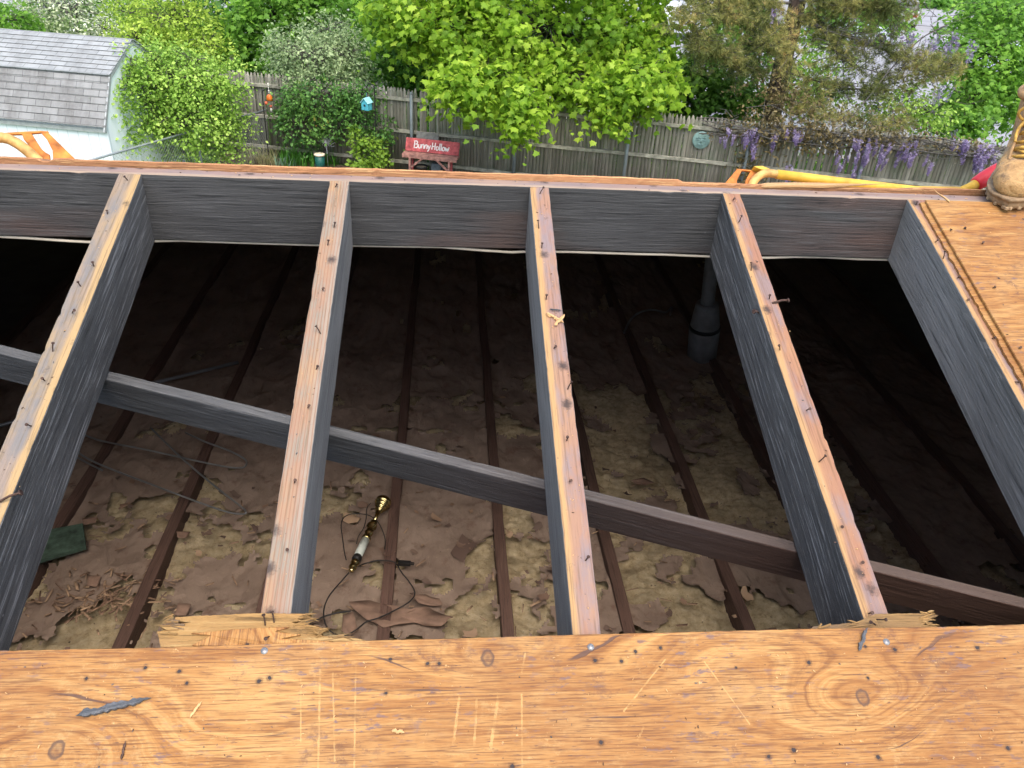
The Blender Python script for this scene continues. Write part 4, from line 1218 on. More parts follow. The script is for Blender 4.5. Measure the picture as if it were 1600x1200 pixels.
for k in range(24):
    mb = MB()
    s = -1 if k % 2 else 1
    P = foot_outline(0.002, 24)
    x, y = P[k]
    mb.box(BT @ Vector((x*0.93, y, 0.006)), (0.010, 0.008, 0.009), BT.to_3x3() @ Matrix.Rotation(0.5*s, 3, 'Z')); mb.build('tread', M['sole'], boot, bevel=0.002)
# vamp seam, tongue, collar, eyelet flaps and laces
def on_up(y, side, z):
    return BT @ Vector((side, y, z))
seam = [(0.062, -0.0500, 0.048), (0.064, -0.0485, 0.060), (0.070, -0.041, 0.078), (0.080, -0.024, 0.094), (0.086, 0.0, 0.099), (0.080, 0.024, 0.094), (0.070, 0.041, 0.078), (0.064, 0.0485, 0.060), (0.062, 0.0500, 0.048)]
mb = MB(); mb.tube(spline([on_up(y, x, z) for y, x, z in seam], 6), 0.0022, 8); mb.build('vamp_seam', M['leather_edge'], boot, True)
# collar roll
mb = MB()
P = [BT @ (p+Vector((0, 0, 0.0))) for p in sect(0.230, 0.230, 1.57, 0.053, 0.066, 0.062)]
mb.tube(P+[P[0], P[1]], 0.0085, 10); mb.build('collar', M['leather_edge'], boot, True)
mb = MB(); mb.rings([[BT @ p for p in sect(0.232, z, 1.57, 0.045, 0.055, 0.050)] for z in (0.20, 0.262, 0.275)]); mb.build('sock', M['sock'], boot, True)
lr = [(0.096, 0.104), (0.110, 0.119), (0.124, 0.134), (0.140, 0.152), (0.153, 0.170), (0.162, 0.188), (0.167, 0.205)]
mb = MB()
for i, (y, z) in enumerate(lr):
    w = 0.027-0.0008*i
    sg = 1 if i % 2 else -1
    P = [BT @ Vector((-w, y+0.012, z-0.008)), BT @ Vector((-w*.55, y-0.003, z+0.004+.002*sg)), BT @ Vector((0, y-0.007, z+0.007)), BT @ Vector((w*.55, y-0.003, z+0.004-.002*sg)), BT @ Vector((w, y+0.012, z-0.008))]
    mb.tube(spline(P, 5), 0.0034, 8)
    if i+1 < len(lr):
        y2, z2 = lr[i+1]
        mb.tube([BT @ Vector((-w*sg*.9, y+0.008, z-.002)), BT @ Vector((0, (y+y2)/2-0.010, (z+z2)/2+0.006)), BT @ Vector((w*sg*.9, y2+0.008, z2-.002))], 0.003, 8)
for s in (-1, 1):
    P = [Vector((s*.006, .160, .208)), Vector((s*.030, .140, .220)), Vector((s*.045, .142, .200)), Vector((s*.026, .150, .182)), Vector((s*.006, .158, .205))]
    mb.tube([BT @ p for p in spline(P, 6)], 0.003, 8)
    P = [Vector((s*.006, .160, .208)), Vector((s*.022, .140, .190)), Vector((s*.034, .128, .160)), Vector((s*.030, .112, .135))]
    mb.tube([BT @ p for p in spline(P, 6)], 0.003, 8)
mb.build('laces', M['lace'], boot, True)
for s in (-1, 1):
    mb = MB()
    P = [(0.092, s*.030, .094), (0.112, s*.031, .113), (0.138, s*.031, .140), (0.156, s*.031, .172), (0.168, s*.033, .212)]
    mb.tube(spline([BT @ Vector((x, y, z)) for y, x, z in P], 5), 0.0032, 8); mb.build('eyelet_flap', M['leather_edge'], boot, True)

# ================================================================== YARD AND BEYOND
def ground_mat(name, cols, scale=3.0, bump=0.02, fine=40):
    m, nt, b, o = new_mat(name)
    v = COORD(nt)
    n = NOISE(nt, v, scale, 6, 0.65)
    f = NOISE(nt, v, fine, 5, 0.7)
    c = RAMP(nt, MA(nt, 'ADD', MA(nt, 'MULTIPLY', n, 0.5), MA(nt, 'MULTIPLY', f, 0.5)), [(0.35, cols[0]), (0.5, cols[1]), (0.66, cols[2])])
    nt.links.new(c, b.inputs['Base Color'])
    b.inputs['Roughness'].default_value = 0.95
    BUMP(nt, b, f, 0.8, bump)
    return m
M['lawn'] = ground_mat('lawn', [(0.045, 0.085, 0.018), (0.085, 0.15, 0.03), (0.15, 0.21, 0.05)], 0.6, 0.03, 14)
M['mulch'] = ground_mat('bark mulch', [(0.05, 0.032, 0.022), (0.115, 0.075, 0.052), (0.21, 0.155, 0.115)], 2.0, 0.03, 22)
M['asphalt'] = ground_mat('pale worn asphalt', [(0.20, 0.20, 0.21), (0.27, 0.27, 0.28), (0.34, 0.34, 0.345)], 0.5, 0.004, 30)
M['kerb'] = plain('concrete kerb', (0.46, 0.42, 0.36), 0.9)
def sheet(name, poly, z, mat, sub=0):
    mb = MB(); mb.add([(x, y, z) for x, y in poly], [tuple(range(len(poly)))])
    return tag(mb.build(name, mat), kind='structure')
sheet('lawn', [(-400, -200), (400, -200), (400, 500), (-400, 500)], 0.0, M['lawn'])
fy = lambda x: 17.89-.25*x
sheet('mulch_bed', [(-5.2, fy(-5.2)-2.6), (12, fy(12)-2.2), (12, fy(12)-.05), (-5.2, fy(-5.2)-.05)], 0.004, M['mulch'])
sheet('parking_lot', [(-30, 37), (2, 24.5), (9, 20.6), (60, 14), (90, 60), (60, 72), (-30, 56)], 0.008, M['asphalt'])
mb = MB(); mb.bar((-30, 56.2, 0.06), (60, 72.2, 0.06), 0.3, 0.14); mb.bar((-30, 36.8, 0.06), (2, 24.3, 0.06), 0.25, 0.14); mb.bar((2, 24.3, 0.06), (9, 20.4, 0.06), 0.25, 0.14); mb.bar((9, 20.4, 0.06), (60, 13.8, 0.06), 0.25, 0.14)
tag(mb.build('kerb', M['kerb']), kind='structure')
mb = MB()
M['paint'] = plain('road paint', (0.7, 0.7, 0.68), 0.8)
for i in range(9):
    x = 6+i*4.4; mb.box((x, 44+x*0.05, 0.013), (0.12, 5, 0.002))
tag(mb.build('parking_markings', M['paint']), kind='structure')

# ---- stockade fence
def picket_mat():
    m, nt, b, o = new_mat('weathered picket')
    v = COORD(nt)
    t = N(nt, 'ShaderNodeAttribute', attribute_name='tint').outputs['Fac']
    c = RAMP(nt, t, [(0, (0.180, 0.165, 0.130)), (0.5, (0.245, 0.228, 0.180)), (1, (0.320, 0.300, 0.245))])
    st = NOISE(nt, SCALE(nt, v, (26, 26, 1.6)), 1, 5, 0.65)
    c = MIX(nt, RAMP(nt, st, [(0.40, 0.7), (0.52, 0.0)]), c, (0.125, 0.123, 0.094))
    c = MIX(nt, RAMP(nt, st, [(0.56, 0.0), (0.70, 0.7)]), c, (0.40, 0.385, 0.315))
    mo = NOISE(nt, SCALE(nt, v, (2.2, 2.2, 2.2)), 1, 4, 0.6)
    c = MIX(nt, RAMP(nt, mo, [(0.48, 0.0), (0.66, 0.6)]), c, (0.150, 0.180, 0.115))
    c = MIX(nt, RAMP(nt, NOISE(nt, SCALE(nt, v, (11, 11, 9)), 1, 4, 0.7), [(0.67, 0.0), (0.72, 0.8)]), c, (0.42, 0.40, 0.34))
    nt.links.new(c, b.inputs['Base Color'])
    b.inputs['Roughness'].default_value = 0.9
    BUMP(nt, b, st, 0.6, 0.004)
    return m
M['picket'] = picket_mat()
M['rail'] = plain('weathered fence rail', (0.30, 0.29, 0.225), 0.9, var=0.4, scale=7, bump=0.004)
M['post_steel'] = plain('grey-green steel post', (0.19, 0.22, 0.22), 0.5, 0.2, 0.15, 6)
FA = math.atan(-.25)
fence = empty('stockade_fence', (0, 17.89, 0), 'long weathered grey-green stockade fence of pointed pickets at the back of the yard', 'fence', None, FA)
rng = np.random.default_rng(3)
V, Fq, tn = [], [], []
cosf = math.cos(FA)
x = -10.0/cosf
while x < 14/cosf:
    wx = x*cosf
    w = rng.uniform(0.066, 0.088); gap = rng.uniform(0.001, 0.006)
    if 6.9 < wx < 8.4 and rng.random() < .35: gap = rng.uniform(0.015, 0.04)
    if -4.9 < wx < -4.0 and rng.random() < .2: gap = 0.014
    if -0.715 < wx < -0.43 and not (-0.60 < wx < -0.50):
        x += 0.05; continue
    h = 1.84+rng.normal(0, 0.012)+0.03*math.sin(wx*0.9)
    ln = rng.normal(0, 0.006)
    y0, th = rng.normal(0, 0.004), 0.019
    b0 = len(V)
    for yy in (y0-th/2, y0+th/2):
        V += [(x, yy, 0.03), (x+w, yy, 0.03), (x+w+ln, yy, h-0.10), (x+w*.62+ln, yy, h), (x+w*.38+ln, yy, h), (x+ln, yy, h-0.10)]
    tn += [rng.uniform(0, 1)]*12
    Fq += [[b0+i for i in (0, 1, 2, 5)], [b0+i for i in (5, 2, 3, 4)], [b0+6+i for i in (5, 2, 1, 0)], [b0+6+i for i in (4, 3, 2, 5)]]
    for i in range(6):
        j = (i+1) % 6
        Fq.append([b0+j, b0+i, b0+6+i, b0+6+j])
    x += w+gap
np_mesh('picket_panel', np.array(V), np.array(Fq), M['picket'], fence, np.array(tn))
for z in (0.24, 0.92, 1.60):
    mb = MB()
    xs = np.arange(-10/cosf, 14/cosf, 2.45)
    for xa in xs:
        for s in range(7):
            t0, t1 = xa+s*0.35, xa+(s+1)*0.35
            za, zb = z+0.012*mnoise.noise((t0*1.1, z*5, 0)), z+0.012*mnoise.noise((t1*1.1, z*5, 0))
            mb.bar((t0, -0.045, za), (t1, -0.045, zb), 0.055+0.008*mnoise.noise((t0*3, z, 4)), 0.066+0.012*mnoise.noise((t0*2, z, 9)))
    mb.build('rail', M['rail'], fence)
for px, py in [(645, 180), (806, 240), (982, 230), (1165, 260), (1345, 270)]:
    p = on_fence(px, py, 0.10)
    lx = p.x/cosf
    mb = MB(); mb.tube([(0, 0, -0.02), (0, 0, 1.74)], 0.037, 14); mb.lathe([(0.041, 1.735), (0.041, 1.755), (0.025, 1.775), (0.0, 1.78)], 14)
    o = mb.build('post', M['post_steel'], fence, True); o.location = (lx, -0.115, 0)

# ---- grey board and block leaning at the fence, black pot
def fence_pt(u, v, off): return on_fence(u, v, off)
pc = fence_pt(668, 225, 0.26)
mb = MB(); mb.box((0, 0, 0), (0.50, 0.035, 0.42))
M['old_board'] = plain('silver grey board', (0.19, 0.185, 0.165), 0.9, var=0.35, scale=9, bump=0.003)
o = mb.build('leaning_board', M['old_board'], M=Matrix.Translation((pc.x, pc.y, 0.78)) @ Matrix.Rotation(FA, 4, 'Z') @ Matrix.Rotation(-0.12, 4, 'X'), bevel=0.006)
tag(o, 'weathered grey board propped against the fence rail behind the red bench', 'board')
pc = fence_pt(683, 262, 0.42)
mb = MB(); mb.box((0, 0, 0.20), (0.22, 0.22, 0.41))
M['block'] = plain('blue-grey block', (0.115, 0.135, 0.14), 0.9, var=0.2, scale=20, bump=0.003)
o = mb.build('concrete_block', M['block'], M=Matrix.Translation((pc.x, pc.y, 0.0)) @ Matrix.Rotation(FA, 4, 'Z'), bevel=0.012)
tag(o, 'blue-grey upright block standing under the red bench', 'block')
pc = fence_pt(658, 262, 0.55)
pot = empty('flower_pot', (pc.x, pc.y, 0), 'black plastic flower pot under the red bench', 'pot')
mb = MB(); mb.lathe([(0.105, 0), (0.135, 0.30), (0.15, 0.30), (0.15, 0.335), (0.138, 0.337), (0.132, 0.31), (0.0, 0.30)], 24); mb.build('pot', M['black_plastic'], pot, True)
mb = MB(); mb.lathe([(0.128, 0.311), (0.08, 0.33), (0.0, 0.335)], 20); mb.build('soil', plain('dry soil', (0.22, 0.18, 0.12), 0.95, var=0.5, scale=50), pot, True)

# ---- red bench with its painted sign
M['red'] = plain('faded red paint', (0.42, 0.085, 0.085), 0.8, var=0.45, scale=9, bump=0.001)
M['red_worn'] = plain('worn red edge', (0.33, 0.165, 0.13), 0.8, var=0.45, scale=14, bump=0.001)
M['white_paint'] = plain('white brush paint', (0.74, 0.68, 0.64), 0.8, var=0.15, scale=30)
pA, pB = on_fence(630, 241, .62), on_fence(716, 250, .62)
W_ = (Vector((pB.x, pB.y, 0))-Vector((pA.x, pA.y, 0))).length
mid = (pA+pB)/2
bench = empty('red_bench', (mid.x, mid.y, 0), 'small faded red wooden bench with white painted lettering on its back board, by the fence', 'bench', None, FA)
SZ = 0.60
mb = MB(); mb.box((0, 0.02, SZ), (W_, 0.26, 0.035)); mb.build('seat', M['red_worn'], bench, bevel=0.006)
mb = MB(); mb.box((0, -0.115, SZ-0.035), (W_*0.985, 0.022, 0.06)); mb.build('apron', M['red_worn'], bench, bevel=0.004)
BM_ = Matrix.Translation((0, 0.10, SZ+0.025)) @ Matrix.Rotation(-0.42, 4, 'X')
mb = MB(); mb.box((0, 0, 0.140), (W_*0.975, 0.024, 0.28)); mb.build('backrest', M['red'], bench, M=BM_, bevel=0.005)
for s in (-1, 1):
    mb = MB(); mb.box((s*W_*0.355, -0.10, SZ/2-0.03), (0.042, 0.06, SZ-0.06)); mb.build('leg', M['red_worn'], bench, bevel=0.004)
    mb = MB(); mb.box((s*W_*0.355, 0.12, SZ/2-0.03), (0.042, 0.06, SZ-0.06)); mb.build('leg', M['red'], bench, bevel=0.004)
    mb = MB(); mb.bar((s*W_*0.33, -0.105, 0.34), (s*W_*0.12, -0.105, SZ-0.05), 0.03, 0.04); mb.build('brace', M['red_worn'], bench, bevel=0.003)
GL = {  # brush strokes in a unit box
 'B': (.62, [[(0, 0), (.02, 1)], [(-.08, .96), (.30, 1.0), (.46, .80), (.30, .56), (.05, .52)], [(.05, .52), (.40, .50), (.54, .24), (.36, .02), (-.06, .0)]]),
 'u': (.48, [[(0, .55), (.02, .15), (.16, 0), (.32, .12), (.36, .56)], [(.36, .56), (.38, 0)]]),
 'n': (.48, [[(0, 0), (.02, .56)], [(.02, .38), (.16, .58), (.34, .50), (.37, 0)]]),
 'y': (.46, [[(0, .55), (.16, .10)], [(.36, .58), (.14, -.14), (-.04, -.34)]]),
 'H': (.62, [[(0, 0), (.02, 1)], [(.44, 0), (.46, 1)], [(-.02, .46), (.48, .54)]]),
 'o': (.46, [[(.18, .58), (.02, .40), (.04, .10), (.20, 0), (.36, .16), (.34, .44), (.18, .58)]]),
 'l': (.22, [[(.06, 1.02), (.08, 0)]]),
 'w': (.60, [[(0, .55), (.12, 0), (.25, .42), (.38, 0), (.54, .60)]]),
}
mb = MB(); xx = 0.0; H_ = 0.140
for ch in 'Bunny Hollow':
    if ch == ' ':
        xx += .16; continue
    wd, st = GL[ch]
    for s_ in st:
        P = [Vector(((xx+a)*H_, 0, c*H_+0.005*mnoise.noise((xx*5, a*3, 1)))) for a, c in s_]
        P = spline(P, 5) if len(P) > 2 else [P[0].lerp(P[1], t/6) for t in range(7)]
        for q0, q1 in zip(P, P[1:]):
            if (q1-q0).length > 1e-5:
                mb.bar(q0, q1+(q1-q0)*.25, 0.021+0.004*mnoise.noise((q0.x*30, q0.z*30, 2)), 0.005, (0, 1, 0))
    xx += wd+.02
tw = xx*H_
ltr = mb.build('lettering', M['white_paint'], bench, M=BM_ @ Matrix.Translation((-tw/2*1.02-0.01, -0.0155, 0.080)) @ Matrix.Rotation(0.015, 4, 'Y') @ Matrix.Diagonal((1.02, 1, 1.0, 1)))

# ---- round face plaque
ps = on_fence(1095.5, 219, 0.05)
M['verdigris'] = plain('verdigris plaque', (0.19, 0.30, 0.275), 0.65, 0.1, 0.22, 18)
pq_ = empty('face_plaque', ps, 'round verdigris green plaque with a sleeping face hung on the fence', 'plaque', None, FA)
RF = Matrix.Rotation(PI/2, 4, 'X')
mb = MB(); mb.lathe([(0.175, -0.01), (0.182, 0.0), (0.178, 0.016), (0.160, 0.020), (0.150, 0.022), (0.08, 0.040), (0.0, 0.046)], 40, RF); mb.build('disc', M['verdigris'], pq_, True)
mb = MB()
for s in (-1, 1):
    mb.tube(spline([Vector((s*.022, -.046, .045)), Vector((s*.055, -.052, .065)), Vector((s*.105, -.040, .050))], 6), 0.010, 8)
    mb.tube(spline([Vector((s*.030, -.045, .018)), Vector((s*.062, -.048, .006)), Vector((s*.098, -.038, .020))], 6), 0.009, 8)
    mb.tube(spline([Vector((s*.098, -.038, .020)), Vector((s*.062, -.046, .030)), Vector((s*.030, -.045, .018))], 6), 0.005, 8)
mb.tube([Vector((0, -.046, .055)), Vector((0, -.056, .0)), Vector((0, -.066, -.035))], [0.010, 0.013, 0.020], 10)
mb.tube(spline([Vector((-.05, -.040, -.075)), Vector((-.015, -.050, -.068)), Vector((.015, -.050, -.068)), Vector((.05, -.040, -.075))], 5), 0.009, 8)
mb.tube(spline([Vector((-.045, -.040, -.080)), Vector((0, -.048, -.095)), Vector((.045, -.040, -.080))], 5), 0.009, 8)
mb.build('face', M['verdigris'], pq_, True)

# ---- shepherd hooks, birdhouse, orange feeder, garden posts
M['black_iron'] = plain('black iron', (0.02, 0.02, 0.02), 0.5, 0.4)
def hook(pb_, h, dx, label, r=0.011):
    mb = MB()
    P = [Vector((0, 0, -0.1)), Vector((0, 0, h*.5)), Vector((0, 0, h-0.10)), Vector((dx*.25, 0, h)), Vector((dx*.7, 0, h+0.02)), Vector((dx, 0, h-0.06))]
    mb.tube(spline(P, 6), r, 8)
    o = mb.build('shepherd_hook', M['black_iron'], None, True, Matrix.Translation(pb_))
    return tag(o, label, 'garden hook', 'iron hooks in the flower bed')
hp = on_fence(411, 180, 0.55); hook(Vector((hp.x+.03, hp.y, 0)), 1.60, 0.14, 'thin black iron hook at the fence carrying the orange bell feeder')
hp2 = on_fence(586, 175, 0.60); hook(Vector((hp2.x, hp2.y, 0)), 1.95, -0.16, 'black iron hook behind the rose bush carrying the turquoise birdhouse')
bh = on_fence(573, 164, 0.60)
M['turq'] = plain('turquoise paint', (0.085, 0.42, 0.50), 0.55, 0, 0.15, 20)
M['turq_light'] = plain('pale turquoise roof', (0.30, 0.62, 0.66), 0.5, 0, 0.15, 20)
bird = empty('birdhouse', bh, 'small turquoise birdhouse with pitched roof hanging above the rose bush', 'birdhouse', None, -0.55)
mb = MB(); mb.prism([(-.085, -.10), (.085, -.10), (.085, .04), (0, .13), (-.085, .04)], -.075, .075, RF); mb.build('box', M['turq'], bird, bevel=0.004)
for s in (-1, 1):
    mb = MB(); mb.box((0, 0, 0), (0.145, 0.20, 0.012)); mb.build('roof', M['turq_light'], bird, M=Matrix.Translation((s*.050, 0, .098)) @ Matrix.Rotation(s*.815, 4, 'Y'), bevel=0.002)
mb = MB(); mb.lathe([(0.0, 0), (.024, 0), (.024, .004), (0, .004)], 16, RF, (0, -.076, 0.0)); mb.build('entrance_hole', M['black_iron'], bird, True)
mb = MB(); mb.tube([(0, -.07, -.05), (0, -.125, -.05)], .006, 8); mb.tube([(0, 0, .13), (0, 0, .25)], .003, 6); mb.build('perch', M['turq'], bird, True)
fo_ = on_fence(421, 153, 0.55)
M['orange'] = plain('orange glaze', (0.62, 0.15, 0.022), 0.35, 0, 0.15, 20)
M['bead'] = plain('white bead', (0.7, 0.68, 0.6), 0.4)
fd = empty('bell_feeder', fo_, 'orange bell shaped hanging feeder with white beads by the fence', 'feeder')
mb = MB(); mb.lathe([(0.0, -.065), (.045, -.062), (.068, -.045), (.066, -.01), (.060, .03), (.040, .062), (.012, .075), (0, .078)], 20); mb.build('bell', M['orange'], fd, True)
mb = MB(); mb.tube([(0, 0, -.27), (0, 0, .32)], .004, 6)
for z in (.12, .15, .26, .29): mb.lathe([(0, z-.014), (.016, z-.008), (.016, z+.008), (0, z+.014)], 10)
mb.build('bead_string', M['bead'], fd, True)
mb = MB()
mb.lathe([(0, -.20), (.030, -.19), (.026, -.155), (0, -.15)], 12, None, (.01, 0, 0)); mb.lathe([(0, -.16), (.04, -.15), (.034, -.09), (0, -.085)], 12, None, (-.075, 0, .01)); mb.build('clapper', plain('coral glaze', (0.60, 0.13, 0.06), 0.4), fd, True)
mb = MB(); mb.lathe([(0, -.29), (.022, -.28), (.020, -.225), (0, -.215)], 12, None, (.012, 0, 0)); mb.build('tip_bead', M['bead'], fd, True)
gp = at_z(501, 268, 0.0)
M['green_tube'] = plain('dark green tube', (0.012, 0.085, 0.068), 0.4, 0, 0.15, 12)
M['cream'] = plain('cream lid', (0.66, 0.58, 0.42), 0.6)
gpo = empty('garden_post', (gp.x, gp.y, 0), 'short dark green garden post with a cream lid in front of the leafy clump', 'garden post')
mb = MB(); mb.lathe([(0.105, 0), (0.108, 0.36), (0.0, 0.365)], 24); mb.build('tube', M['green_tube'], gpo, True)
mb = MB(); mb.lathe([(0.0, 0.362), (0.118, 0.362), (0.122, 0.38), (0.118, 0.396), (0.06, 0.402), (0.0, 0.40)], 24); mb.build('lid', M['cream'], gpo, True)
# spiky steel ornament
so_ = on_fence(510, 222, 0.45)
M['pale_steel'] = plain('pale steel', (0.36, 0.37, 0.38), 0.5, 0.4)
mb = MB()
random.seed(21)
for i in range(16):
    a = 2*PI*i/16; l = random.uniform(.10, .21)
    P = [Vector((0, 0, 0)), Vector((math.cos(a)*l*.6, random.uniform(-.03, .03), math.sin(a)*l*.6)), Vector((math.cos(a+.35)*l, random.uniform(-.04, .04), math.sin(a+.35)*l))]
    mb.tube(spline(P, 4), [.009-.0006*k for k in range(9)], 6)
mb.tube([(0, 0, 0), (0, 0, -so_.z)], .008, 6)
tag(mb.build('garden_ornament', M['pale_steel'], None, True, Matrix.Translation(so_)), 'spiky pale metal starburst ornament in front of the fence', 'garden ornament')

# ---- chain link fence running from the house side to the stockade
M['galv_pipe'] = plain('galvanised pipe', (0.30, 0.33, 0.33), 0.5, 0.4, 0.12, 9)
cl = empty('chain_link_fence', (-6.2, 14.6, 0), 'low chain link fence with grey top rail beside the big leafy bush', 'fence')
c0, c1 = Vector((-6.20, 14.60, 1.1)), Vector((-4.05, 18.74, 1.1))
dv = (c1-c0); c00 = c0-dv*0.75
L0 = Vector((-6.2, 14.6, 0))
mb = MB(); mb.tube([c00-L0, c1-L0], 0.021, 10); mb.build('top_rail', M['galv_pipe'], cl, True)
for t in (-0.70, -0.1, 0.535):
    p = c0+dv*t
    mb = MB(); mb.tube([Vector((p.x, p.y, -.02))-L0, Vector((p.x, p.y, 1.13))-L0], 0.026, 10); mb.lathe([(.03, 1.12), (.03, 1.14), (.012, 1.165), (0, 1.17)], 10, None, Vector((p.x, p.y, 0))-L0); mb.build('post', M['galv_pipe'], cl, True)
mb = MB(); tot = (c1-c00).length; du = (c1-c00).normalized(); k = 0.0
while k < tot:
    for sg in (1, -1):
        a0, a1 = k, k+sg*1.05
        z0_, z1_ = 0.03, 1.08
        if a1 > tot: z1_ = z0_+(tot-a0)*1.0; a1 = tot
        if a1 < 0: z1_ = z0_+a0; a1 = 0
        q0 = Vector((c00.x, c00.y, 0))+du*a0; q1 = Vector((c00.x, c00.y, 0))+du*a1
        mb.tube([Vector((q0.x, q0.y, z0_))-L0, Vector((q1.x, q1.y, z1_))-L0], 0.0018, 3, False)
    k += 0.075
mb.build('wire_mesh', M['galv_pipe'], cl)

# ---- gambrel shed
bd = Vector((.195, .981, 0)); ld = Vector((-.981, .195, 0)); E0 = Vector((-6.20, 15.29, 0))
shed = empty('garden_shed', E0, 'white garden shed with a grey shingled gambrel roof at the left', 'shed')
Msh = Matrix((-ld, bd, Vector((0, 0, 1)))).transposed().to_4x4()       # local x to the right, y to the back
SLEN, EZ, BZ, RZ_, BO, RO = 4.2, 1.50, 2.31, 2.785, 0.42, 1.32
def siding_mat():
    m, nt, b, o = new_mat('pale shed siding')
    v = COORD(nt)
    sx = N(nt, 'ShaderNodeSeparateXYZ', {0: v}).outputs[0]
    g = MA(nt, 'FRACT', MA(nt, 'MULTIPLY', sx, 1/0.20))
    gr = MA(nt, 'LESS_THAN', g, 0.07)
    n = NOISE(nt, SCALE(nt, v, (6, 6, 1.2)), 1, 4, 0.6)
    c = RAMP(nt, n, [(0.35, (0.74, 0.79, 0.79)), (0.65, (0.82, 0.86, 0.86))])
    c = MIX(nt, MA(nt, 'MULTIPLY', gr, 0.55), c, (0.40, 0.47, 0.49))
    nt.links.new(c, b.inputs['Base Color']); b.inputs['Roughness'].default_value = 0.6
    BUMP(nt, b, MA(nt, 'SUBTRACT', 1.0, gr), 0.5, 0.008)
    return m
M['shed_siding'] = siding_mat()
M['trim'] = plain('grey shed trim', (0.36, 0.38, 0.37), 0.6)
def shingle_mat(name, a, c_, stain):
    m, nt, b, o = new_mat(name)
    v = COORD(nt)
    br = N(nt, 'ShaderNodeTexBrick', {'Vector': v, 'Color1': (*a, 1), 'Color2': (*c_, 1), 'Mortar': (*(x*.38 for x in a), 1), 'Scale': 1.0, 'Mortar Size': 0.0055, 'Mortar Smooth': 0.3, 'Brick Width': 0.30, 'Row Height': 0.128}, offset=0.5)
    n = NOISE(nt, SCALE(nt, v, (2.4, 0.8, 1)), 1, 5, 0.65)
    c = MIX(nt, RAMP(nt, n, [(0.42, 0.0), (0.66, 0.75)]), br.outputs[0], stain)
    c = MIX(nt, RAMP(nt, NOISE(nt, v, 14, 4, 0.7), [(0.45, 0.0), (0.75, 0.5)]), c, tuple(min(1, x*1.35) for x in a))
    c = MIX(nt, RAMP(nt, NOISE(nt, v, 40, 3, 0.7), [(0.70, 0.0), (0.74, 0.5)]), c, (0.5, 0.5, 0.5))
    nt.links.new(c, b.inputs['Base Color']); b.inputs['Roughness'].default_value = 0.9
    BUMP(nt, b, MA(nt, 'SUBTRACT', NOISE(nt, v, 120, 3, 0.7), MA(nt, 'MULTIPLY', br.outputs['Fac'], 2.0)), 0.5, 0.006)
    return m
M['shingle_top'] = shingle_mat('light grey shingle', (0.240, 0.255, 0.250), (0.310, 0.325, 0.320), (0.175, 0.180, 0.175))
M['shingle_low'] = shingle_mat('shaded grey shingle', (0.200, 0.203, 0.195), (0.275, 0.278, 0.27), (0.125, 0.120, 0.115))  # darker copy: the steeper slope's shade is put into the shingle colour
def swall(pts2, x0, x1): pass
mb = MB(); mb.prism([(0.03, 0), (2*RO-.03, 0), (2*RO-.03, EZ), (2*RO-BO, BZ-.03), (RO, RZ_-.03), (BO, BZ-.03), (0.03, EZ)], -0.04, 0.0, Msh @ Matrix(((0, 0, 1, 0), (1, 0, 0, 0), (0, 1, 0, 0), (0, 0, 0, 1))).inverted().transposed() if False else Msh @ Matrix(((0, 0, 1), (1, 0, 0), (0, 1, 0))).to_4x4())
mb.build('gable_wall', M['shed_siding'], shed)
mb = MB(); mb.box((-SLEN/2, 0.05, EZ/2), (SLEN-.02, 0.05, EZ)); mb.build('front_wall', M['shed_siding'], shed, M=Msh)
mb = MB(); mb.box((-SLEN/2, 2*RO-0.05, EZ/2), (SLEN-.02, 0.05, EZ)); mb.box((-SLEN+0.04, RO, EZ/2), (0.05, 2*RO-.12, EZ)); mb.build('back_wall', M['shed_siding'], shed, M=Msh)
def roof_slope(name, y0, z0, y1, z1, mat, over=0.03):
    L = math.hypot(y1-y0, z1-z0); a = math.atan2(z1-z0, y1-y0)
    ML_ = Msh @ Matrix.Translation((-SLEN, y0, z0)) @ Matrix.Rotation(a, 4, 'X')
    mb = MB(); n = max(2, round(L/0.128))
    for i in range(n):
        ya, yb = i*L/n-(0.02 if i == 0 else 0.004), (i+1)*L/n
        R_ = []
        xs = np.linspace(-0.02, SLEN+over, 46)
        R_ = [[Vector((x, ya+0.003*mnoise.noise((x*6, i, 3)), 0.002)), Vector((x, ya+0.003*mnoise.noise((x*6, i, 3)), 0.018)), Vector((x, yb, 0.008)), Vector((x, yb, 0.0))] for x in xs]
        mb.rings(R_)
    return mb.build(name, mat, shed, M=ML_)
roof_slope('lower_roof', -0.04, EZ, BO, BZ, M['shingle_low'])
roof_slope('upper_roof', BO-0.02, BZ+0.004, RO, RZ_, M['shingle_top'])
ML_ = Msh @ Matrix.Translation((0.03, 2*RO, 0)) @ Matrix.Rotation(PI, 4, 'Z')
def roof_slope_b(name, y0, z0, y1, z1, mat):
    L = math.hypot(y1-y0, z1-z0); a = math.atan2(z1-z0, y1-y0)
    mb = MB(); mb.box((SLEN/2, L/2, 0.01), (SLEN+.05, L, 0.018)); return mb.build(name, mat, shed, M=ML_ @ Matrix.Translation((0, y0, z0)) @ Matrix.Rotation(a, 4, 'X'))
roof_slope_b('lower_roof', -0.07, EZ-0.06, BO, BZ, M['shingle_low']); roof_slope_b('upper_roof', BO, BZ, RO, RZ_, M['shingle_top'])
mb = MB()
tp = [(-.08, EZ-.07), (BO, BZ-.005), (RO, RZ_-.005), (2*RO-BO, BZ-.005), (2*RO+.08, EZ-.07)]
for (a0, b0_), (a1, b1_) in zip(tp, tp[1:]):
    mb.bar((0.012, a0, b0_-.03), (0.012, a1, b1_-.03), 0.06, 0.026, (1, 0, 0))
mb.build('barge_board', M['trim'], shed, M=Msh)
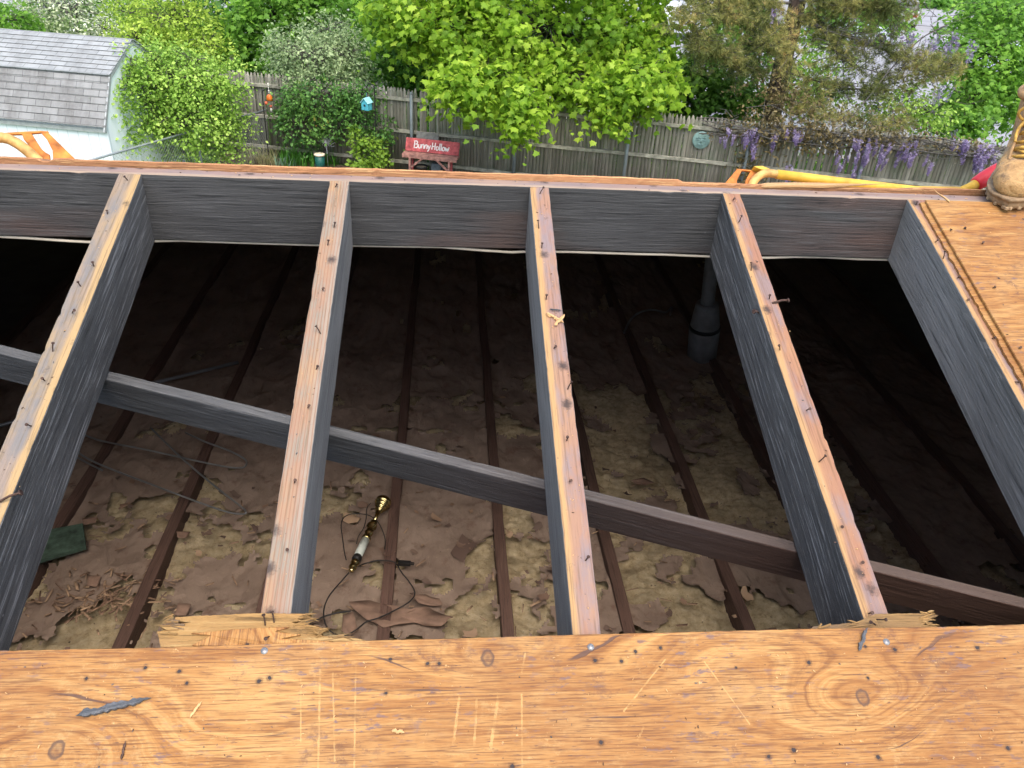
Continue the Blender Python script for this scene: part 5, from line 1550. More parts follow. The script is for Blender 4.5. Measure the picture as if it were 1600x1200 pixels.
mb = MB(); mb.box((0.012, RO, 0.95), (0.03, 0.9, 1.8)); mb.build('door', M['shed_siding'], shed, M=Msh, bevel=0.004)
mb = MB(); mb.box((-SLEN/2, -0.012, EZ-0.09), (SLEN, 0.02, 0.07)); mb.build('fascia', M['trim'], shed, M=Msh)
# ================================================================== VEGETATION
T_DIAMOND = (np.array([(0, 0, 0), (.26, .45, .06), (0, 1, -.05), (-.26, .45, .06)]), np.array([(0, 1, 2), (0, 2, 3)]))
_ml = [(0, 0), (.16, .08), (.46, .0), (.40, .20), (.62, .46), (.34, .46), (.30, .66), (.14, .66), (0, 1.02), (-.14, .66), (-.30, .66), (-.34, .46), (-.62, .46), (-.40, .20), (-.46, .0), (-.16, .08)]
_mv = [(0, .34, .03)]+[(x, y, -.22*abs(x)-.16*y*y) for x, y in _ml]
T_MAPLE = (np.array(_mv), np.array([(0, 1+i, 1+(i+1) % len(_ml)) for i in range(len(_ml))]))
_ov = [(0, 0, 0), (.30, .30, .07), (.30, .65, .05), (0, 1, -.08), (-.30, .65, .05), (-.30, .30, .07)]
T_OVAL = (np.array(_ov), np.array([(0, 1, 2), (0, 2, 3), (0, 3, 4), (0, 4, 5)]))
_nv, _nf = [], []
for i in range(9):
    a = 2*PI*i/9; e = 0.35+0.4*((i*37) % 10)/10
    d = np.array([math.cos(a)*math.sin(e), math.cos(e), math.sin(a)*math.sin(e)]); s_ = np.array([-math.sin(a), 0, math.cos(a)])*.045
    b0 = len(_nv); _nv += [d*0-s_*.6, d*0+s_*.6, d]; _nf.append((b0, b0+1, b0+2))
T_NEEDLE = (np.array(_nv), np.array(_nf))
_fv, _ff = [], []
for i in range(5):
    a = 2*PI*i/5
    b0 = len(_fv); c_, s_ = math.cos(a), math.sin(a); c2, s2 = math.cos(a+.7), math.sin(a+.7)
    _fv += [(0, 0, 0), (c_*.5, s_*.5, .15), ((c_+c2)*.35, (s_+s2)*.35, .05), (c2*.5, s2*.5, .15)]
    _ff += [(b0, b0+1, b0+2), (b0, b0+2, b0+3)]
T_FLOWER = (np.array(_fv), np.array(_ff))

def unit(a): return a/np.maximum(1e-9, np.linalg.norm(a, axis=-1, keepdims=True))
def leaf_cloud(pts, size, tmpl, rng, up=0.7, droop=0.3, sizevar=0.3, outward=None):
    tv, tf = tmpl
    n = len(pts)
    nr = unit(rng.normal(size=(n, 3))*0.6+np.array([0, 0, up])+(outward*0.5 if outward is not None else 0))
    t = rng.normal(size=(n, 3)); t[:, 2] -= droop*2
    if outward is not None: t += outward*0.8
    t = unit(t-nr*(t*nr).sum(1, keepdims=True))
    s = np.cross(t, nr)
    sz = size*rng.uniform(1-sizevar, 1+sizevar, n)
    V = (pts[:, None, :]+sz[:, None, None]*(tv[None, :, 0:1]*s[:, None, :]+tv[None, :, 1:2]*t[:, None, :]+tv[None, :, 2:3]*nr[:, None, :])).reshape(-1, 3)
    Fq = (tf[None]+np.arange(n)[:, None, None]*len(tv)).reshape(-1, tf.shape[1])
    return V, Fq

def clusters_in(blobs, rng, shell=0.45):
    """blobs: (centre, radii, n clusters) -> centres, outward dirs, blob index"""
    C, O, B = [], [], []
    for i, (c, r, n) in enumerate(blobs):
        c, r = np.array(c), np.array(r)
        d = unit(rng.normal(size=(n, 3)))
        rad = rng.uniform(shell, 1.0, (n, 1))**0.7
        C.append(c+d*rad*r); O.append(unit(d/r)); B += [i]*n
    return np.concatenate(C), np.concatenate(O), np.array(B)

def foliage(blobs, per, spread, flat, size, tmpl, rng, up=.7, droop=.3, shell=.45, clump_tint=.72):
    C, O, B = clusters_in(blobs, rng, shell)
    n = len(C)
    off = rng.normal(size=(n, per, 3))*np.array([spread, spread, spread*flat])
    off[:, :, 2] -= 0.35*(off[:, :, 0]**2+off[:, :, 1]**2)/max(spread, 1e-6)
    P = (C[:, None, :]+off).reshape(-1, 3)
    out = np.repeat(O, per, 0)
    ct = rng.uniform(0, 1, n)
    tint = np.clip(np.repeat(ct, per)*clump_tint+rng.uniform(0, 1, n*per)*(1-clump_tint), 0, 1)
    V, Fq = leaf_cloud(P, size, tmpl, rng, up, droop, .5, out)
    return V, Fq, np.repeat(tint, len(tmpl[0])), C, B

BARK = {}
def bark(name, a, b_):
    if name not in BARK:
        m, nt, b, o = new_mat(name)
        v = COORD(nt)
        n = NOISE(nt, SCALE(nt, v, (14, 14, 3)), 1, 5, 0.65)
        nt.links.new(RAMP(nt, n, [(0.35, a), (0.65, b_)]), b.inputs['Base Color'])
        b.inputs['Roughness'].default_value = 0.95
        BUMP(nt, b, n, 0.9, 0.02)
        BARK[name] = m
    return BARK[name]

def tree(name, label, cat, base, blobs, leaf, mat, bk, seed, trunk_r=0.10, group=None, per=16, spread=.22, flat=.45, size=.12, up=.7, droop=.3, shell=.45, twigs=True, lean=None, crown_name='crown', twig_r=.010, limbs=True):
    rng = np.random.default_rng(seed); rnd = random.Random(seed)
    base = Vector(base)
    root = empty(name, base, label, cat, group)
    V, Fq, tint, C, B = foliage(blobs, per, spread, flat, size, leaf, rng, up, droop, shell)
    off = np.array(base)
    np_mesh(crown_name, V-off, Fq, mat, root, tint)
    cs = [Vector(b[0]) for b in blobs]
    mb = MB()
    if limbs:
        top = max(c.z for c in cs); mx = sum(cs, Vector())/len(cs)
        fork = base.lerp(Vector((mx.x, mx.y, base.z+(top-base.z)*.45)), 0.75) if lean is None else Vector(lean)
        P = [base, base.lerp(fork, .35)+Vector((rnd.uniform(-.05, .05), rnd.uniform(-.05, .05), 0)), base.lerp(fork, .7), fork]
        mb.tube([p-base for p in spline(P, 4)], [trunk_r*(1.25-0.55*i/12) for i in range(13)], 10)
        for i, c in enumerate(cs):
            r0 = float(trunk_r*0.5*min(1, .4+.6*np.mean(blobs[i][1])/1.2))
            s0 = base.lerp(fork, rnd.uniform(.75, 1.0)); mid_ = s0.lerp(c, .5)+Vector((rnd.uniform(-.15, .15), rnd.uniform(-.15, .15), rnd.uniform(.0, .25)))
            Q = spline([s0, mid_, c], 5)
            mb.tube([p-base for p in Q], [max(.006, r0*(1-.8*k/(len(Q)-1))) for k in range(len(Q))], 7)
    if twigs:
        for p, bi in zip(C, B):
            if rnd.random() < .55:
                c = cs[bi]; p = Vector(p)
                q = c.lerp(p, rnd.uniform(0, .3)); m_ = q.lerp(p, .55)+Vector((rnd.uniform(-.05, .05), rnd.uniform(-.05, .05), rnd.uniform(0, .10)))
                mb.tube([q-base, m_-base, p-base], [twig_r, twig_r*.7, twig_r*.35], 4, False)
    mb.build('trunk' if limbs else 'stems', bk, root, True)
    return root

def BLB(u, v, Y, ru, rv, ry, n):
    """blob from where it is seen: centre pixel, depth Y, half sizes in pixels at that depth, depth radius"""
    c = at_y(u, v, Y); dist = (c-CAM).dot(_fw)
    s = dist/F_PX
    return (tuple(c), (ru*s, ry, rv*s), n)

L_MAPLE = leaf_mat('maple leaf', [(0, (0.115, 0.235, 0.020)), (0.35, (0.20, 0.36, 0.027)), (0.7, (0.34, 0.52, 0.042)), (1, (0.52, 0.68, 0.09))], .52)
L_DARK = leaf_mat('dark maple leaf', [(0, (0.040, 0.115, 0.017)), (0.5, (0.086, 0.216, 0.025)), (1, (0.187, 0.374, 0.043))], .35)
L_DEEP = leaf_mat('deep green maple leaf', [(0, (0.050, 0.12, 0.016)), (0.5, (0.095, 0.215, 0.024)), (1, (0.19, 0.34, 0.040))], .4)
L_MID = leaf_mat('mid green leaf', [(0, (0.083, 0.194, 0.026)), (0.5, (0.158, 0.337, 0.039)), (1, (0.299, 0.538, 0.067))], .5)
L_BUSH = leaf_mat('yellow green leaf', [(0, (0.154, 0.290, 0.040)), (0.5, (0.299, 0.490, 0.073)), (1, (0.562, 0.742, 0.164))], .38)
L_LIME = leaf_mat('lime leaf', [(0, (0.212, 0.325, 0.040)), (0.5, (0.358, 0.520, 0.065)), (1, (0.585, 0.715, 0.122))], .42)
L_OLIVE = leaf_mat('grey green leaf', [(0, (0.146, 0.218, 0.094)), (0.5, (0.260, 0.354, 0.156)), (1, (0.499, 0.603, 0.312))], .3)
L_BLOS = leaf_mat('pale blossom', [(0, (0.144, 0.230, 0.079)), (0.45, (0.288, 0.374, 0.158)), (0.7, (0.749, 0.778, 0.547)), (1, (0.800, 0.800, 0.792))], .3)
L_ROSE = leaf_mat('rose leaf', [(0, (0.043, 0.123, 0.029)), (0.5, (0.094, 0.217, 0.043)), (0.9, (0.189, 0.362, 0.072)), (0.97, (0.290, 0.348, 0.072)), (1, (0.609, 0.145, 0.072))], .3)
L_PINE = leaf_mat('pine needle', [(0, (0.105, 0.135, 0.036)), (0.4, (0.235, 0.25, 0.075)), (0.75, (0.42, 0.37, 0.115)), (1, (0.56, 0.38, 0.15))], .25)
L_VINE = leaf_mat('bronze vine leaf', [(0, (0.075, 0.070, 0.030)), (0.5, (0.15, 0.115, 0.050)), (1, (0.24, 0.19, 0.075))], .3)
L_WIS = leaf_mat('wisteria flower', [(0, (0.20, 0.135, 0.30)), (0.5, (0.34, 0.26, 0.46)), (1, (0.60, 0.53, 0.68))], .35)
L_IRIS = leaf_mat('strap leaf', [(0, (0.042, 0.161, 0.017)), (1, (0.133, 0.364, 0.042))], .35)
L_STRAW = leaf_mat('straw grass', [(0, (0.204, 0.228, 0.078)), (1, (0.504, 0.444, 0.240))], .3)
BK_G = bark('grey bark', (0.055, 0.050, 0.045), (0.13, 0.12, 0.105))
BK_D = bark('dark bark', (0.030, 0.026, 0.022), (0.085, 0.070, 0.058))
BK_R = bark('pine bark', (0.040, 0.030, 0.024), (0.12, 0.085, 0.065))

# the big maple: trunk behind the fence, boughs hanging over it
mt = at_z(872, 190, 0.0); mt = Vector((2.72, 20.2, 0))
tree('maple_tree', 'large bright yellow-green maple whose boughs hang over the middle of the fence', 'tree', mt,
     [BLB(860, 40, 18.6, 210, 70, 1.6, 200), BLB(700, 35, 18.3, 105, 55, 1.1, 120), BLB(625, 15, 18.5, 50, 38, .8, 45), BLB(990, 60, 18.4, 85, 65, 1.0, 95),
      BLB(760, 120, 17.2, 85, 34, .7, 70), BLB(720, 132, 16.6, 48, 24, .5, 34), BLB(890, 118, 17.6, 100, 40, .8, 85), BLB(1010, 118, 16.8, 58, 30, .6, 56), BLB(965, 140, 16.8, 62, 24, .5, 40),
      BLB(815, 160, 16.3, 34, 24, .4, 26), BLB(812, 200, 16.1, 10, 16, .2, 8), BLB(952, 168, 16.5, 20, 14, .3, 10),
      BLB(840, -70, 18.8, 220, 70, 1.8, 120), BLB(680, -60, 19, 130, 60, 1.5, 60), BLB(1000, -50, 19, 90, 60, 1.4, 50)],
     T_MAPLE, L_MAPLE, BK_D, 101, .17, None, 22, .19, .55, .128, .55, .8, .35, lean=(2.75, 19.6, 2.9))
tree('maple_tree', 'dark green maple to the right of the bright one, low behind the fence', 'tree', (5.6, 21.4, 0),
     [BLB(1120, 110, 20.4, 75, 45, .9, 95), BLB(1085, 150, 20.0, 60, 40, .7, 60), BLB(1160, 150, 20.2, 50, 34, .7, 50), BLB(1030, 170, 20.2, 60, 28, .7, 40), BLB(1150, 40, 22.5, 70, 40, .9, 24)],
     T_MAPLE, L_DEEP, BK_D, 102, .10, 'green trees behind the fence', 22, .20, .5, .115, .7, .6)
tree('maple_tree', 'bright green leafy tree at the far right behind the fence and boot', 'tree', (12.6, 20.6, 0),
     [BLB(1545, 85, 19.6, 70, 42, .9, 100), BLB(1520, 150, 18.8, 50, 36, .6, 60), BLB(1575, 150, 19.4, 50, 40, .7, 60), BLB(1500, 190, 17.8, 46, 20, .4, 34), BLB(1560, 25, 20.5, 70, 32, .9, 60), BLB(1640, 90, 20, 60, 60, 1.0, 50), BLB(1490, 60, 20.4, 28, 26, .5, 18)],
     T_MAPLE, L_MID, BK_D, 103, .12, 'green trees behind the fence', 24, .20, .5, .105, .7, .6)
tree('maple_tree', 'fresh green tree behind the grey bush, left of the big maple', 'tree', (-4.1, 23.6, 0),
     [BLB(420, 25, 22.5, 60, 42, .9, 110), BLB(395, 75, 22.2, 40, 28, .6, 46), BLB(500, 10, 23, 60, 32, .9, 70), BLB(455, -30, 23, 90, 40, 1.2, 60), BLB(570, 20, 23.5, 50, 40, .8, 50)],
     T_MAPLE, L_MID, BK_D, 104, .12, 'green trees behind the fence', 22, .21, .5, .12, .7, .6)
tree('shrub', 'dense dark green thicket behind the fence under the big maple', 'shrub', (0.3, 20.6, 0),
     [BLB(640, 90, 20.4, 55, 45, .8, 90), BLB(600, 60, 21.5, 50, 50, .8, 60), BLB(680, 110, 20.0, 40, 34, .6, 50), BLB(860, 110, 21.0, 100, 45, .8, 90), BLB(760, 70, 21.4, 80, 50, .8, 80), BLB(960, 120, 21.2, 80, 40, .7, 60)],
     T_OVAL, L_DARK, BK_D, 105, .05, None, 22, .20, .5, .11, .6, .4)
tree('leafy_bush', 'big yellow-green leafy bush beside the shed, in front of the shed corner', 'bush', (-5.35, 17.1, 0),
     [BLB(270, 120, 16.9, 70, 46, .9, 130), BLB(330, 135, 17.3, 42, 40, .7, 70), BLB(215, 165, 16.6, 46, 34, .6, 62), BLB(290, 185, 16.8, 80, 40, .8, 110), BLB(240, 95, 17.2, 40, 26, .5, 36), BLB(300, 95, 17.2, 56, 24, .6, 44), BLB(345, 175, 17.2, 34, 34, .5, 44), BLB(265, 225, 17.2, 60, 24, .5, 50), BLB(205, 95, 16.4, 24, 24, .3, 24), BLB(178, 160, 16.0, 18, 30, .3, 30), BLB(198, 130, 16.2, 26, 34, .4, 34), BLB(190, 205, 16.0, 22, 22, .3, 22), BLB(350, 225, 17.4, 32, 24, .4, 24), BLB(375, 135, 17.3, 14, 10, .2, 6), BLB(362, 95, 17.3, 14, 12, .2, 6), BLB(235, 70, 17.0, 16, 10, .2, 6), BLB(165, 120, 16.0, 10, 10, .15, 5), BLB(150, 185, 15.9, 10, 12, .15, 5), BLB(380, 190, 17.4, 10, 14, .15, 6)],
     T_OVAL, L_BUSH, BK_G, 106, .05, None, 30, .15, .6, .060, .65, .2, shell=.2)
tree('blossom_tree', 'pale whitish-green flowering tree behind the shed roof', 'tree', (-11.0, 25.6, 0),
     [BLB(110, 15, 24.5, 75, 36, 1.1, 120), BLB(165, 45, 23.5, 32, 22, .6, 40), BLB(60, 0, 25, 50, 24, .9, 50), BLB(130, -35, 25, 90, 30, 1.2, 40)],
     T_DIAMOND, L_BLOS, BK_G, 107, .10, None, 26, .24, .6, .085, .5, .2)
tree('shrub', 'mid green shrub at the far left edge above the shed ridge', 'shrub', (-12.6, 24.0, 0),
     [BLB(18, 32, 22.8, 38, 20, .7, 50), BLB(-40, 20, 23, 50, 30, .8, 30)], T_OVAL, L_MID, BK_G, 108, .05, None, 22, .2, .5, .10)
tree('lime_tree', 'loose yellow-lime young tree between the blossom tree and the leafy bush', 'tree', (-7.2, 23.5, 0),
     [BLB(270, 30, 22.2, 68, 40, .9, 130), BLB(215, 60, 21.5, 40, 26, .6, 50), BLB(320, 70, 21.8, 40, 30, .6, 54), BLB(260, -25, 22.6, 80, 34, 1.0, 50), BLB(200, 20, 22.4, 34, 30, .6, 36)],
     T_DIAMOND, L_LIME, BK_G, 109, .07, None, 24, .22, .6, .10, .5, .2)
tree('olive_bush', 'grey-green fine-leaved tall bush rising over the fence behind the rose bush', 'bush', (-3.3, 19.9, 0),
     [BLB(490, 90, 19.2, 70, 42, .7, 140), BLB(450, 75, 19.6, 40, 40, .5, 60), BLB(545, 90, 19.4, 40, 44, .5, 70), BLB(510, 45, 20, 50, 28, .6, 50), BLB(500, 130, 18.7, 60, 24, .4, 60)],
     T_DIAMOND, L_OLIVE, BK_G, 110, .04, None, 24, .16, .6, .075, .5, .2)
tree('rose_bush', 'dark green rose bush with a few red buds against the left part of the fence', 'bush', (-3.0, 18.25, 0),
     [BLB(500, 150, 18.2, 62, 30, .4, 90), BLB(470, 195, 18.2, 40, 30, .35, 60), BLB(540, 185, 18.1, 46, 28, .35, 58), BLB(565, 150, 18.2, 34, 24, .3, 40), BLB(595, 200, 18.0, 22, 20, .25, 20), BLB(450, 160, 18.4, 28, 24, .3, 26)],
     T_OVAL, L_ROSE, BK_D, 111, .03, None, 18, .11, .7, .066, .5, .3, twig_r=.006)
tree('lime_shrub', 'small lime green shrub in the bed left of the red bench', 'shrub', (-1.95, 17.75, 0),
     [BLB(578, 235, 17.6, 26, 26, .25, 46), BLB(560, 215, 17.7, 12, 20, .15, 14), BLB(592, 250, 17.5, 14, 16, .2, 16), BLB(565, 255, 17.5, 18, 14, .2, 18)],
     T_OVAL, leaf_mat('bright lime leaf', [(0, (0.10, 0.21, 0.02)), (1, (0.28, 0.43, 0.05))], .4), BK_G, 112, .02, None, 14, .075, .6, .075, .6, .1, twig_r=.005)
tree('shrub', 'light green loose shrub just behind the fence between the pine and the far right tree', 'shrub', (9.6, 17.6, 0),
     [BLB(1455, 175, 17.2, 40, 24, .4, 44), BLB(1420, 150, 17.8, 34, 30, .5, 30), BLB(1290, 150, 19.6, 46, 40, .6, 34), BLB(1370, 170, 18.8, 44, 22, .5, 26), BLB(1300, 90, 20.5, 40, 34, .6, 24)],
     T_OVAL, L_BUSH, BK_G, 115, .03, None, 20, .15, .6, .075, .6, .3)
tree('maple_tree', 'green tree behind the pine trunk, showing through its needles', 'tree', (7.6, 23.4, 0),
     [BLB(1190, 60, 22.5, 60, 44, .9, 50), BLB(1260, 130, 22.0, 50, 40, .8, 40), BLB(1290, 30, 23, 50, 34, .9, 34), BLB(1150, 10, 23, 60, 30, .9, 40), BLB(1380, 20, 24, 60, 24, .9, 40)],
     T_MAPLE, L_MID, BK_D, 116, .10, 'green trees behind the fence', 20, .22, .5, .115, .7, .6)
# hedge and trees far behind, closing the view
for i, (u, v, Y, ru, rv, n, mat, lab) in enumerate([
    (60, 45, 29, 90, 40, 90, L_DARK, 'dark round-headed tree farthest left in the row far behind the shed'),
    (190, 10, 30, 90, 45, 90, L_MID, 'mid green round tree far behind the blossom tree'),
    (350, 30, 30, 90, 60, 120, L_DARK, 'dark tree far behind the lime tree'),
    (520, 30, 29, 90, 60, 120, L_MID, 'green tree far behind the grey-green bush'),
    (680, 40, 28, 80, 60, 100, L_DARK, 'dark tree far behind the left boughs of the big maple'),
    (830, 50, 29, 90, 60, 100, L_DARK, 'dark tree far behind the trunk of the big maple'),
    (965, 75, 28, 70, 45, 70, L_MID, 'green tree far behind the right boughs of the big maple'),
    (1580, 5, 50, 70, 24, 60, L_MID, 'green tree across the parking lot at the far right'),
    (1425, 2, 66, 90, 12, 60, L_DARK, 'dark hedge tree across the parking lot above the kerb')]):
    c = at_y(u, v, Y)
    tree('background_tree', lab, 'tree', (c.x, Y+.4, 0), [BLB(u, v, Y, ru, rv, 1.6, n), BLB(u-ru*.5, v+rv*.6, Y-.5, ru*.6, rv*.6, 1.2, n//2), BLB(u+ru*.5, v+rv*.5, Y-.6, ru*.6, rv*.6, 1.2, n//2), BLB(u, v+rv*1.3, Y-.3, ru*.8, rv*.5, 1.0, n//2)],
         T_OVAL, mat, BK_D, 130+i, .14, 'trees far behind the fence', 20, .34*Y/29, .55, .19*Y/29, .6, .3, twigs=False)
# ivy like ground cover behind the fence
rng = np.random.default_rng(77)
n = 9000
gx = rng.uniform(-12, 14, n); gy = 17.89-.25*gx+rng.uniform(.4, 5, n)
V, Fq = leaf_cloud(np.stack([gx, gy, rng.gamma(2, .16, n)], 1), .12, T_OVAL, rng, .8, .1)
tag(np_mesh('ground_cover', V, Fq, L_MID, None, np.repeat(rng.uniform(0, 1, n), 6)), 'low leafy ground cover growing behind the fence', 'ground cover', kind='stuff')

# ---- the pine: bare sweeping boughs with tufts of yellowing needles
pb0 = Vector((7.75, 19.7, 0))
pine = empty('pine_tree', pb0, 'pine with dark trunk, sweeping bare branches and yellow-olive needles, entwined with wisteria', 'tree')
trk = [Vector(at_y(1195, 230, 19.6)), Vector(at_y(1205, 185, 19.6)), Vector(at_y(1225, 90, 19.5)), Vector(at_y(1240, 35, 19.5)), Vector(at_y(1255, -60, 19.5)), Vector(at_y(1265, -160, 19.5))]
trk = [Vector((trk[0].x-.05, trk[0].y, -.05))]+trk
mb = MB(); Q = spline(trk, 5); mb.tube([p-pb0 for p in Q], [0.26-.10*i/(len(Q)-1) for i in range(len(Q))], 14); mb.build('trunk', BK_R, pine, True)
boughs = [  # pixel paths with depth and radius
 ([(1240, 20, 19.4), (1290, 40, 18.9), (1360, 70, 18.3), (1430, 92, 17.8), (1490, 100, 17.4)], .055),
 ([(1240, 30, 19.4), (1285, 45, 18.7), (1305, 80, 18.4), (1330, 100, 18.2), (1390, 118, 17.9)], .035),
 ([(1225, 60, 19.4), (1180, 35, 18.6), (1130, 20, 18.0), (1060, 18, 17.4)], .030),
 ([(1235, 5, 19.4), (1170, 0, 18.6), (1100, -10, 18)], .035),
 ([(1245, 0, 19.4), (1320, 5, 18.6), (1400, 15, 18)], .045),
 ([(1215, 130, 19.4), (1160, 100, 18.5), (1110, 75, 18.0), (1090, 60, 17.8)], .020),
 ([(1215, 90, 19.2), (1180, 68, 18.6), (1200, 66, 18.2), (1240, 90, 18.0)], .014),
 ([(1212, 150, 19.3), (1260, 165, 18.2), (1300, 180, 17.6), (1370, 197, 17.1), (1420, 185, 16.9)], .020),
 ([(1220, 110, 19.3), (1290, 130, 18.4), (1350, 140, 18.0), (1400, 130, 17.8)], .022),
 ([(1430, 92, 17.8), (1445, 110, 17.5), (1460, 120, 17.4)], .018),
 ([(1250, -40, 19.4), (1340, -40, 18.4), (1430, -20, 18)], .045),
 ([(1245, -50, 19.4), (1160, -60, 18.4), (1090, -40, 18)], .040)]
mb = MB(); TP, TD = [], []
rnd = random.Random(9)
dens = [1.3, 1.0, 1.7, 2.2, 2.4, 1.7, 1.2, 1.2, 1.2, .8, 2.2, 1.8]
for (bp_, r), dn in zip(boughs, dens):
    P = spline([at_y(u, v, y) for u, v, y in bp_], 8)
    mb.tube([p-pb0 for p in P], [max(.006, r*(1-.8*i/(len(P)-1))) for i in range(len(P))], 8)
    for i in range(4, len(P)):
        for s in range(int(3*dn+rnd.random())):
            d = Vector((rnd.gauss(0, 1), rnd.gauss(0, .8), rnd.gauss(.0, .55))).normalized()
            L = rnd.uniform(.25, .75)
            q = [P[i], P[i]+d*L*.5+Vector((0, 0, rnd.uniform(-.06, .06))), P[i]+d*L+Vector((0, 0, rnd.uniform(-.12, .08)))]
            mb.tube([p-pb0 for p in q], [.009, .006, .003], 4, False)
            for t in range(int(7*dn)+2):
                u_ = rnd.uniform(.25, 1.0)
                p = q[0].lerp(q[2], u_)+Vector((rnd.gauss(0, .05), rnd.gauss(0, .05), rnd.gauss(0, .04)))
                TP.append(p-pb0); TD.append((d+Vector((rnd.gauss(0, .4), rnd.gauss(0, .4), rnd.gauss(.2, .4)))).normalized())
mb.build('branches', BK_G, pine, True)
TP, TD = np.array(TP), np.array(TD)
rng = np.random.default_rng(5)
V, Fq = leaf_cloud(TP, .155, T_NEEDLE, rng, .2, .0, .3, TD*2.2)
big = np.repeat(np.clip(fbm(TP, 1.1, 3)*1.8-.45+rng.normal(0, .14, len(TP)), 0, 1), len(T_NEEDLE[0]))
np_mesh('crown', V, Fq, L_PINE, pine, big)

# ---- wisteria: twining stems, bronze leaves and hanging purple racemes
wb = on_fence(1300, 250, .2)
wis = empty('wisteria_vine', (wb.x, wb.y, 0), 'wisteria vine with bronze leaves and hanging purple flowers along the right of the fence', 'vine')
wo_ = Vector((wb.x, wb.y, 0))
mb = MB(); rnd = random.Random(4)
for k in range(16):
    P = []
    for i in range(9):
        u = 1100+i*58+rnd.uniform(-20, 20)
        P.append(on_fence(u, 196+(u-1100)*.095+rnd.uniform(-14, 16), rnd.uniform(-.15, .35)))
    mb.tube([p-wo_ for p in spline(P, 5)], rnd.uniform(.005, .014), 5, False)
for k in range(46):
    u = rnd.uniform(1130, 1500); v = 190+(u-1100)*.095+rnd.uniform(-30, 10)
    p = on_fence(u, v, rnd.uniform(-.2, .3)); q = p+Vector((rnd.uniform(-.7, .7), rnd.uniform(-.3, .3), rnd.uniform(-.6, .35)))
    mb.tube([p-wo_, p.lerp(q, .5)-wo_+Vector((0, 0, rnd.uniform(-.1, .1))), q-wo_], [.008, .006, .003], 4, False)
for k in range(230):                            # twigs that climbed into the pine
    u, v = rnd.uniform(1290, 1500), rnd.uniform(20, 185)
    y = rnd.uniform(17.6, 19); p = at_y(u, v, y); q = p+Vector((rnd.uniform(-.8, .8), rnd.uniform(-.3, .3), rnd.uniform(-.7, .4)))
    mb.tube([p-wo_, p.lerp(q, .5)-wo_+Vector((rnd.uniform(-.1, .1), 0, rnd.uniform(-.1, .15))), q-wo_], [.007, .005, .003], 4, False)
P = [at_y(1200, 225, 18), at_y(1300, 205, 17.2), at_y(1350, 160, 17.4), at_y(1390, 110, 17.8), at_y(1440, 60, 18), at_y(1480, 40, 18)]
mb.tube([p-wo_ for p in spline(P, 6)], .016, 6)
mb.build('stems', BK_G, wis, True)
rng = np.random.default_rng(15)
LP = []
for (u0, v0, su, sv, n, off) in [(1185, 205, 32, 14, 110, .15), (1260, 208, 40, 15, 140, .15), (1330, 212, 40, 17, 100, .2), (1400, 215, 40, 12, 60, .15), (1480, 225, 50, 8, 40, .12), (1205, 150, 26, 22, 90, -1.6), (1170, 262, 16, 14, 60, .2), (1240, 180, 30, 18, 80, -1.4)]:
    for _ in range(n):
        p = on_fence(u0+rng.normal(0, su), v0+rng.normal(0, sv), off+rng.normal(0, .14)); LP.append(p-wo_)
LP = np.array(LP); LP = (LP[:, None, :]+rng.normal(size=(len(LP), 5, 3))*.07).reshape(-1, 3)
V, Fq = leaf_cloud(LP, .085, T_DIAMOND, rng, .6, .5)
np_mesh('leaves', V, Fq, L_VINE, wis, np.repeat(np.clip(fbm(LP, 3, 8)*1.4-.2+rng.normal(0, .12, len(LP)), 0, 1), 4))
# one raceme mesh, several sizes
def raceme(L, seed):
    rng = np.random.default_rng(seed); n = int(80*L/.3)
    t = rng.uniform(0, 1, n)**.8; r = (.055*(1-t)+.010)*rng.uniform(.5, 1.1, n); a = rng.uniform(0, 2*PI, n)
    P = np.stack([r*np.cos(a)+.05*t*t*math.sin(seed*2.), r*np.sin(a), -t*L], 1)+rng.normal(size=(n, 3))*.014
    V, Fq = leaf_cloud(P, .036, T_FLOWER, rng, .3, .2)
    nv = len(V); st = np.array([(.003*math.cos(2*PI*k/3), .003*math.sin(2*PI*k/3), z) for z in (.03, -L) for k in range(3)])
    V = np.concatenate([V, st]); t = np.concatenate([t, np.ones(1)])
    Fq = np.concatenate([Fq]+[np.array([(nv+k, nv+(k+1) % 3, nv+3+(k+1) % 3), (nv+k, nv+3+(k+1) % 3, nv+3+k)]) for k in range(3)])
    o = np_mesh('flower_cluster', V, Fq, L_WIS, wis, np.concatenate([np.repeat(np.clip((1-t[:n])*.5+rng.uniform(0, .6, n), 0, 1), len(T_FLOWER[0])), np.zeros(6)]))
    return o
protos = [raceme(.26, 1), raceme(.34, 2), raceme(.42, 3)]
spots = []
rnd = random.Random(12)
for (u0, u1, v0, v1, n, off) in [(1122, 1150, 205, 212, 5, .3), (1150, 1192, 205, 218, 11, .3), (1202, 1216, 208, 220, 3, .3), (1226, 1256, 206, 215, 9, .3), (1300, 1312, 232, 240, 2, .3), (1332, 1362, 212, 240, 16, .32),
    (1305, 1350, 248, 275, 11, .35), (1366, 1392, 222, 255, 13, .34), (1402, 1440, 222, 236, 9, .3), (1446, 1462, 236, 250, 4, .3), (1486, 1520, 222, 236, 9, .28), (1516, 1566, 228, 242, 15, .28), (1228, 1240, 252, 262, 3, .3)]:
    for _ in range(n): spots.append(on_fence(rnd.gauss((u0+u1)/2, (u1-u0)*.24), rnd.uniform(v0-6, v1+8), off+rnd.uniform(-.1, .15)))
for (u0, u1, v0, v1, n, y) in [(1430, 1525, 40, 100, 24, 18.2), (1380, 1440, 40, 80, 8, 18.5), (1462, 1490, 130, 160, 5, 17.6), (1475, 1495, 170, 200, 4, 17.4), (1208, 1226, 4, 20, 3, 18.6)]:
    for _ in range(n): spots.append(at_y(rnd.uniform(u0, u1), rnd.uniform(v0, v1), y+rnd.uniform(-.4, .4)))
